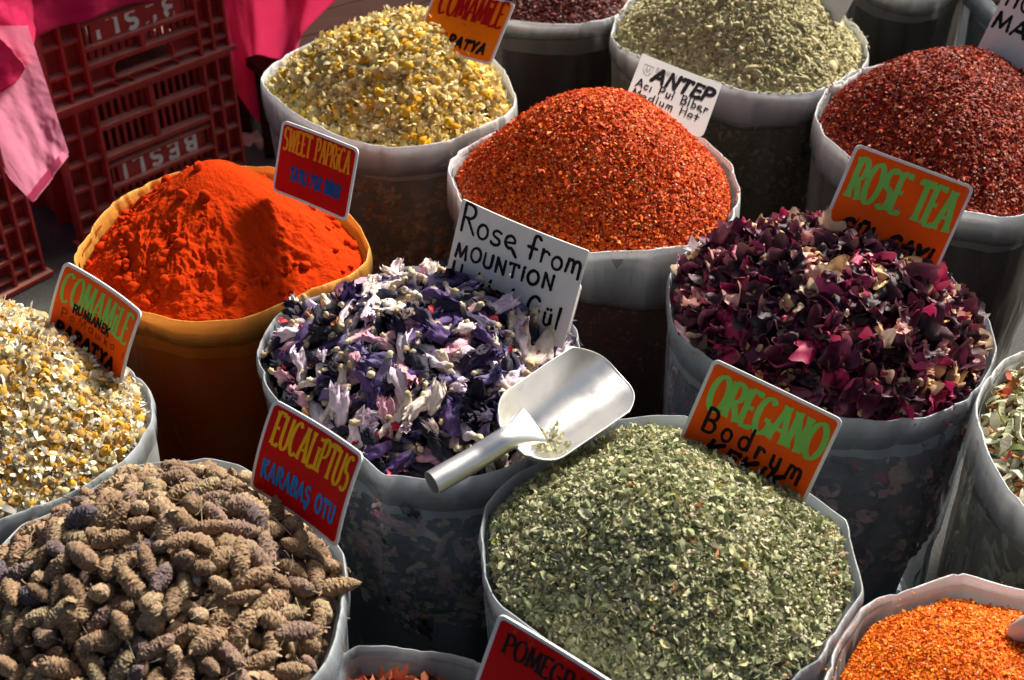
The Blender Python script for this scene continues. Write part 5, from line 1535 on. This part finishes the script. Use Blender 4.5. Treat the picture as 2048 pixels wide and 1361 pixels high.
def crate_face(root, T, W, detail, wear, seed):
    """one long side; T maps (along, up 0..1, out) to the world"""
    bx = lambda acc, u0, u1, v0, v1, w0, w1: acc.add(T(box_vf(u0, u1, v0, v1, w0, w1)[0]), box_vf(0, 1, 0, 1, 0, 1)[1])
    c = np.array([0, .10, .20, .515, .83, .915, 1.0]) * W
    # recessed walls behind the ribs of the corner columns
    for (u0, u1) in ((0, c[2]), (c[4], W)):
        a = Acc(); bx(a, u0 + .003, u1 - .003, .015, .985, -.030, -.026); a.obj('corner_wall', MAT['crate'], root, False)
    ribs = [(0, 0), (c[1], 0), (c[2], .004), (c[4], .004), (c[5], 0), (W, 0)]
    for u, e in ribs:
        a = Acc(); bx(a, u - .0032, u + .0032, .03, .97, -.028, .0 + e); a.obj('rib', MAT['crate'], root, False)
    for v in (.10, .22, .42, .60, .80):
        for (u0, u1) in ((c[0], c[1]), (c[1], c[2]), (c[4], c[5]), (c[5], c[6])):
            a = Acc(); bx(a, u0 + .0034, u1 - .0034, v - .010, v + .010, -.0255, -.002); a.obj('cell_shelf', MAT['crate'], root, False)
    # the flange and the closed edge
    a = Acc(); bx(a, -.012, W + .012, .0, .028, -.034, .012); a.obj('flange', MAT['crate'], root, False)
    a = Acc(); bx(a, 0, W, .972, 1.0, -.034, .002); a.obj('base_edge', MAT['crate'], root, False)
    # ledges
    mid = c[3]
    for v, th_, u0, u1, out in ((.80, .014, c[2], c[4], .004), (.575, .014, c[2], c[4], .004), (.505, .008, c[2], c[4], .0), (.345, .012, c[2], c[4], .004), (.225, .014, c[2], c[4], .004)):
        a = Acc(); bx(a, u0 + .0036, u1 - .0036, v - th_, v + th_, -.026, out); a.obj('ledge', MAT['crate'], root, False)
    # slats
    proto = None
    def slat(u, v0, v1, w=.0042, z=-.024):
        a = Acc(); bx(a, u - w, u + w, v0, v1, z - .004, z + .003)
        return a.obj('slat', MAT['crate'], root, False)
    for v0, v1 in ((.815, .970), (.590, .785)):
        for (u0, u1) in ((c[2], mid), (mid, c[4])):
            for q in range(7):
                slat(u0 + (u1 - u0) * (q + .75) / 7.4, v0, v1)
        a = Acc(); bx(a, mid - .006, mid + .006, v0, v1, -.026, .001); a.obj('divider', MAT['crate'], root, False)
    for v0, v1 in ((.514, .560), (.240, .332)):
        for q in range(15):
            slat(c[2] + (c[4] - c[2]) * (q + .5) / 15, v0, v1, .0058, -.022)
    a = Acc(); bx(a, mid - .005, mid + .005, .24, .332, -.026, .003); a.obj('divider', MAT['crate'], root, False)
    # name plate with slots at its ends
    pu0, pu1 = c[2] + .030, c[4] - .026
    a = Acc(); bx(a, pu0, pu1, .358, .496, -.022, -.010); a.obj('name_plate', MAT['crate'], root, False)
    for uu in (c[2] + .006, c[2] + .019, c[4] - .020, c[4] - .007):
        a = Acc(); bx(a, uu - .0035, uu + .0035, .358, .496, -.022, -.012); a.obj('slat', MAT['crate'], root, False)
    if detail:
        a = Acc()
        def MAPT(V):
            V = np.array(V)
            # the crate stands on its head, so the stencil does too
            return T(np.stack([pu0 + pu1 - V[:, 0], .854 - V[:, 1] / CH, V[:, 2] - .0102], 1))
        stroke_text(a, MAPT, 'BESLI', pu0 + .018, pu1 - .014, .366 * CH, .483 * CH, .0098, None, gap=.42, w0=.0006, seed=seed, drop=wear)
        a.obj('lettering', MAT['paint'], root, False)
    # hand hole between an inner wall, with arched webs under it
    h0, h1 = c[2] + .062, c[4] - .074
    for (u0, u1, v0, v1) in ((c[2], h0, .030, .21), (h1, c[4], .030, .21), (h0, h1, .030, .085)):
        a = Acc(); bx(a, u0 + .0037, u1 - .0003, v0, v1, -.026, -.020); a.obj('handle_wall', MAT['crate'], root, False)
    a = Acc()
    q = resample(np.array([(h0 + .008, .205), (h0 + .001, .18), (h0, .14), (h0 + .002, .105), (h0 + .010, .092), (h1 - .010, .092), (h1 - .002, .105), (h1, .14), (h1 - .001, .18), (h1 - .008, .205)]), .004)
    cc = q.mean(0)
    V = np.stack([np.concatenate([q, np.full((len(q), 1), -.024)], 1), np.concatenate([q, np.full((len(q), 1), .003)], 1),
                  np.concatenate([cc + (q - cc) * 1.06, np.full((len(q), 1), .003)], 1), np.concatenate([cc + (q - cc) * 1.06, np.full((len(q), 1), -.024)], 1)], 1).reshape(-1, 3)
    a.add(T(V), grid_faces(len(q), 4, wrap_v=True)); a.obj('handle_rim', MAT['crate'], root, False)
    a = Acc(); bx(a, c[2] + .0036, c[4] - .0036, .082, .094, -.0195, .002); a.obj('ledge', MAT['crate'], root, False)
    for u in (h0 - .012, h0 + .028, mid + .012, h1 - .004):
        t = np.linspace(0, math.pi / 2, 8)
        q = np.stack([u + .030 * np.sin(t) - .015, .028 + .052 * np.cos(t)], 1)
        V = np.stack([np.concatenate([q, np.full((8, 1), -.0196)], 1), np.concatenate([q, np.full((8, 1), .001)], 1), np.concatenate([q + (.003, .004), np.full((8, 1), .001)], 1), np.concatenate([q + (.003, .004), np.full((8, 1), -.0196)], 1)], 1).reshape(-1, 3)
        a = Acc(); a.add(T(V), grid_faces(8, 4, wrap_v=True)); a.obj('web', MAT['crate'], root, False)

def make_crate(label, origin, d, n, L, depth, z0, lean=0.0, detail=True, wear=0, seed=0):
    root = thing('plastic_crate', label, 'crate', (origin[0] + d[0] * L / 2 - n[0] * depth / 2, origin[1] + d[1] * L / 2 - n[1] * depth / 2, z0), 'red plastic crates')
    def mk(o, dd, nn, W):
        def T(V):
            V = np.asarray(V, float)
            xy = o + V[:, :1] * dd + V[:, 2:3] * nn
            return np.concatenate([xy, z0 + V[:, 1:2] * CH], 1)
        return T
    o = np.array(origin)
    crate_face(root, mk(o, d, n, L), L, detail, wear, seed)
    # short side towards the viewer's left and the closed sides behind
    o2 = o - n * depth
    TL = mk(o2, n, -d, depth)
    a = Acc()
    V, F = box_vf(.0, depth - .036, .03, .97, -.034, -.030); a.add(TL(V), F)
    a.obj('end_wall', MAT['crate'], root, False)
    for u in (.02, depth * .33, depth * .66):
        a = Acc(); V, F = box_vf(u - .003, u + .003, .03, .97, -.0298, -.004); a.add(TL(V), F); a.obj('rib', MAT['crate'], root, False)
    for v in (.2, .45, .72):
        a = Acc(); V, F = box_vf(.024, depth * .33 - .004, v - .01, v + .01, -.0296, -.008); a.add(TL(V), F); a.obj('cell_shelf', MAT['crate'], root, False)
    a = Acc()
    V, F = box_vf(.036, L - .036, .03, .97, -depth, -depth + .006); a.add(mk(o, d, n, L)(V), F)
    a.obj('rear_wall', MAT['crate'], root, False)
    a = Acc(); V, F = box_vf(L - .040, L - .034, .03, .97, -depth + .01, -.036); a.add(mk(o, d, n, L)(V), F); a.obj('end_wall', MAT['crate'], root, False)
    a = Acc(); V, F = box_vf(.002, L - .002, .974, .998, -depth + .002, -.036); a.add(mk(o, d, n, L)(V), F); a.obj('base_panel', MAT['crate'], root, False)
    return root
make_crate('lower red plastic crate of the stack with clear white BESLI lettering', CR0, CRD, CRN, CRL, .34, .004, wear=0, seed=1)
make_crate('upper red plastic crate of the stack with worn white lettering under the pink cloth', CR0, CRD, CRN, CRL, .34, .338, wear=.72, seed=2)
d3 = np.array((.62, .785)); d3 /= np.linalg.norm(d3)
make_crate('dark red crate alone on the ground at the frame edge', np.array((-1.023, 2.425)) - d3 * .44, d3, np.array((d3[1], -d3[0])), .44, .30, .004, detail=False)

# ------------------------------------------------------------------ pink tablecloth over the crates
def cloth_mat(name='pink_cloth', c0=(.70, .008, .11), c1=(.80, .02, .17), tc=(.95, .24, .42)):
    m, nt, b = new_mat(name)
    n = noise_node(nt, 9, 4); n2 = noise_node(nt, 900, 2)
    c = ramp(nt, n.outputs[0], [(.3, c0), (.7, c1)])
    nt.links.new(c, b.inputs['Base Color']); b.inputs['Roughness'].default_value = .55; b.inputs['Specular IOR Level'].default_value = .25
    b.inputs['Sheen Weight'].default_value = .15
    bump(nt, b, n.outputs[0], .25, .03)
    t = nd(nt, 'ShaderNodeBsdfTranslucent'); t.inputs[0].default_value = (*tc, 1)
    ms = nd(nt, 'ShaderNodeMixShader'); ms.inputs[0].default_value = .5
    nt.links.new(b.outputs[0], ms.inputs[1]); nt.links.new(t.outputs[0], ms.inputs[2]); nt.links.new(ms.outputs[0], nt.nodes['Material Output'].inputs[0])
    return m
MAT['cloth'] = cloth_mat()
MAT['cloth_sunlit'] = cloth_mat('sunlit_pink_cloth', (.72, .10, .24), (.80, .17, .32), (.95, .34, .50))  # same pink cloth, its colour paled to paint sun shining through
def coons(acc, top, bot, nu=60, nv=60, amp=.012, fold=9, seed=0, skew=0.0):
    """a hanging sheet between an upper and a lower edge, both given as 3-D polylines"""
    def along(p, n):
        p = np.array(p, float); L = np.concatenate([[0], np.cumsum(np.linalg.norm(np.diff(p, axis=0), axis=1))])
        t = np.linspace(0, L[-1], n)
        return np.stack([np.interp(t, L, p[:, k]) for k in range(3)], 1)
    A, B = along(top, nu), along(bot, nu)
    s = np.linspace(0, 1, nv)[None, :, None]
    P = A[:, None] * (1 - s) + B[:, None] * s
    U, S = np.meshgrid(np.linspace(0, 1, nu), np.linspace(0, 1, nv), indexing='ij')
    w = amp * S ** .6 * (np.sin(fold * U * 6.28 + seed + 1.2 * S) + .6 * vnoise(np.stack([U.ravel() * 5, S.ravel() * 2.4, U.ravel() * 0 + seed], 1), 2.2).reshape(U.shape))
    w = w + .0022 * fbm(np.stack([U.ravel() * 9, S.ravel() * 6, U.ravel() * 0 + seed], 1), 2.5, 4).reshape(U.shape) * np.clip(S * 4, 0, 1)
    P[..., 1] -= w; P[..., 0] += .5 * w
    acc.add(P.reshape(-1, 3), grid_faces(nu, nv))
a = Acc()
zt_ = .676
nO = CRN * .018
face_top = [(*(CR0 + CRD * u * CRL + nO), zt_) for u in (-.02, .2, .4, .6, .8, 1.02)]
front_hem = [(-.962, 2.505, .520), (-.956, 2.510, .525), (-.928, 2.540, .527), (-.889, 2.582, .523), (-.844, 2.630, .525), (-.807, 2.670, .523), (-.756, 2.724, .517), (-.703, 2.781, .514), (-.639, 2.849, .510)]
coons(a, face_top, front_hem, 60, 24, .006, 3, 1.0)
# folded upper layer hanging at the near corner
coons(a, [(-1.16, 2.36, zt_ - .005), (-1.06, 2.40, zt_), (-.99, 2.47, zt_ + .002), (-.945, 2.520, zt_)], [(-1.11, 2.27, .45), (-1.055, 2.30, .462), (-.989, 2.34, .478), (-.967, 2.37, .488), (-.957, 2.42, .505), (-.950, 2.47, .530), (-.944, 2.520, .558)], 60, 50, .010, 1.6, .4)
# the long end at the far corner
coons(a, [(-.69, 2.93, zt_), (-.60, 2.96, zt_), (-.45, 2.99, zt_), (-.33, 3.02, zt_)], [(-.668, 2.93, .20), (-.640, 2.95, .125), (-.612, 2.95, .085), (-.585, 2.96, .17), (-.50, 2.98, .30), (-.385, 3.0, .46), (-.33, 3.02, .56)], 90, 60, .020, 2.6, .2)
# the top
bk = [(-1.55, 2.75, zt_), (-1.0, 3.35, zt_)]
top = np.array([[(-1.16, 2.36, zt_ - .004), face_top[0], face_top[-1], (-.33, 3.02, zt_)], [(-1.46, 2.66, zt_), (CR0[0] - .25, CR0[1] + .23, zt_ + .002), (-.90, 3.10, zt_ + .002), (-.60, 3.30, zt_)]])
V = top.reshape(-1, 3)
a.add(V, grid_faces(2, 4))
a.add([(-1.16, 2.36, zt_ - .004), (-1.46, 2.66, zt_), (-2.2, 2.0, zt_), (-1.9, 1.75, zt_)], [(0, 1, 2, 3)])  # top sheet extended out of view to shade the ground and lone crate
o = a.obj('tablecloth', MAT['cloth'])
tag(o, 'hot pink tablecloth hanging over the stacked red crates', 'tablecloth')
md = o.modifiers.new('thickness', 'SOLIDIFY'); md.thickness = .0008
# single corner flap below it: sun shining through is painted as paler pink
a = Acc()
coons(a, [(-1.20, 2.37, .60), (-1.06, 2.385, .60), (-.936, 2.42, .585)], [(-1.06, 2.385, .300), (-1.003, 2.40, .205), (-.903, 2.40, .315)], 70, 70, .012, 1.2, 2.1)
fl = a.obj('corner_flap', MAT['cloth_sunlit']); fl.parent = o; fl['label'] = 'hanging corner of the cloth, coloured paler for sun shining through'
# hem stitched along the lower flap: a doubled strip of the same cloth
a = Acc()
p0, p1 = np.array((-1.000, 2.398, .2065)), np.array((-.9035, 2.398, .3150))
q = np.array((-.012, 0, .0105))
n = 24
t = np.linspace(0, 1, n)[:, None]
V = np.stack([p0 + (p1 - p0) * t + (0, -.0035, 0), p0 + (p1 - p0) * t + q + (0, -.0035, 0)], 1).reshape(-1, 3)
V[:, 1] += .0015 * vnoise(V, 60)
a.add(V, grid_faces(n, 2)); h = a.obj('hem', MAT['cloth_sunlit'])
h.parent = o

# dim clutter behind: a low wooden bench and a post
m, nt, b = new_mat('dark_stained_wood')
n1 = noise_node(nt, 12, 6, .6, stretch=(1, 9, 9))
nt.links.new(ramp(nt, n1.outputs[0], [(.3, (.022, .009, .007)), (.7, (.05, .020, .014))]), b.inputs['Base Color'])
b.inputs['Roughness'].default_value = .85; b.inputs['Specular IOR Level'].default_value = .1; bump(nt, b, n1.outputs[0], .3, .004)
MAT['wood'] = m
bench = thing('wooden_bench', 'low dark brown wooden bench in shade behind the yellow chamomile sack', 'bench', (-.3, 3.3, 0))
def plank(parent, name, p, q, w, h, mat='wood'):
    """a straight board from p to q, w wide and h thick"""
    p, q = np.array(p, float), np.array(q, float)
    ax = (q - p) / np.linalg.norm(q - p)
    s = np.cross(ax, (0, 0, 1)); s = np.array((1., 0, 0)) if np.linalg.norm(s) < 1e-6 else s / np.linalg.norm(s)
    u = np.cross(s, ax)
    V = [e + s * i * w / 2 + u * j * h / 2 for e in (p, q) for i in (-1, 1) for j in (-1, 1)]
    a = Acc(); a.add(V, box_vf(0, 1, 0, 1, 0, 1)[1])
    o = a.obj(name, MAT[mat], parent, False)
    bv = o.modifiers.new('edge', 'BEVEL'); bv.width = .003; bv.segments = 2
    return o
plank(bench, 'board', (-.62, 2.93, .262), (.02, 3.42, .262), .111, .022)
plank(bench, 'board', (-.69, 3.02, .262), (-.05, 3.51, .262), .111, .022)
plank(bench, 'board', (-.76, 3.11, .262), (-.12, 3.60, .262), .111, .022)
plank(bench, 'board', (-.83, 3.20, .262), (-.19, 3.69, .262), .111, .022)
plank(bench, 'apron', (-.585, 2.93, .215), (.04, 3.41, .215), .02, .066)
for p in ((-.60, 2.98), (0.0, 3.44), (-.70, 3.12), (-.10, 3.56)):
    plank(bench, 'leg', (*p, .002), (*p, .250), .045, .045)
# pale scraps under the cloth
MAT['paper'] = plain_mat('crumpled_paper', (.45, .47, .44), .8, .2, 0, .2, 40, .2)
a = Acc()
V, F, C = crumple_petal(91, 10, .7, .8, .16)
a.add(V * .085 + np.array((-.66, 3.02, .022)), F)
tag(a.obj('paper_scrap', MAT['paper']), 'pale crumpled paper scrap on the ground behind the crates', 'paper')
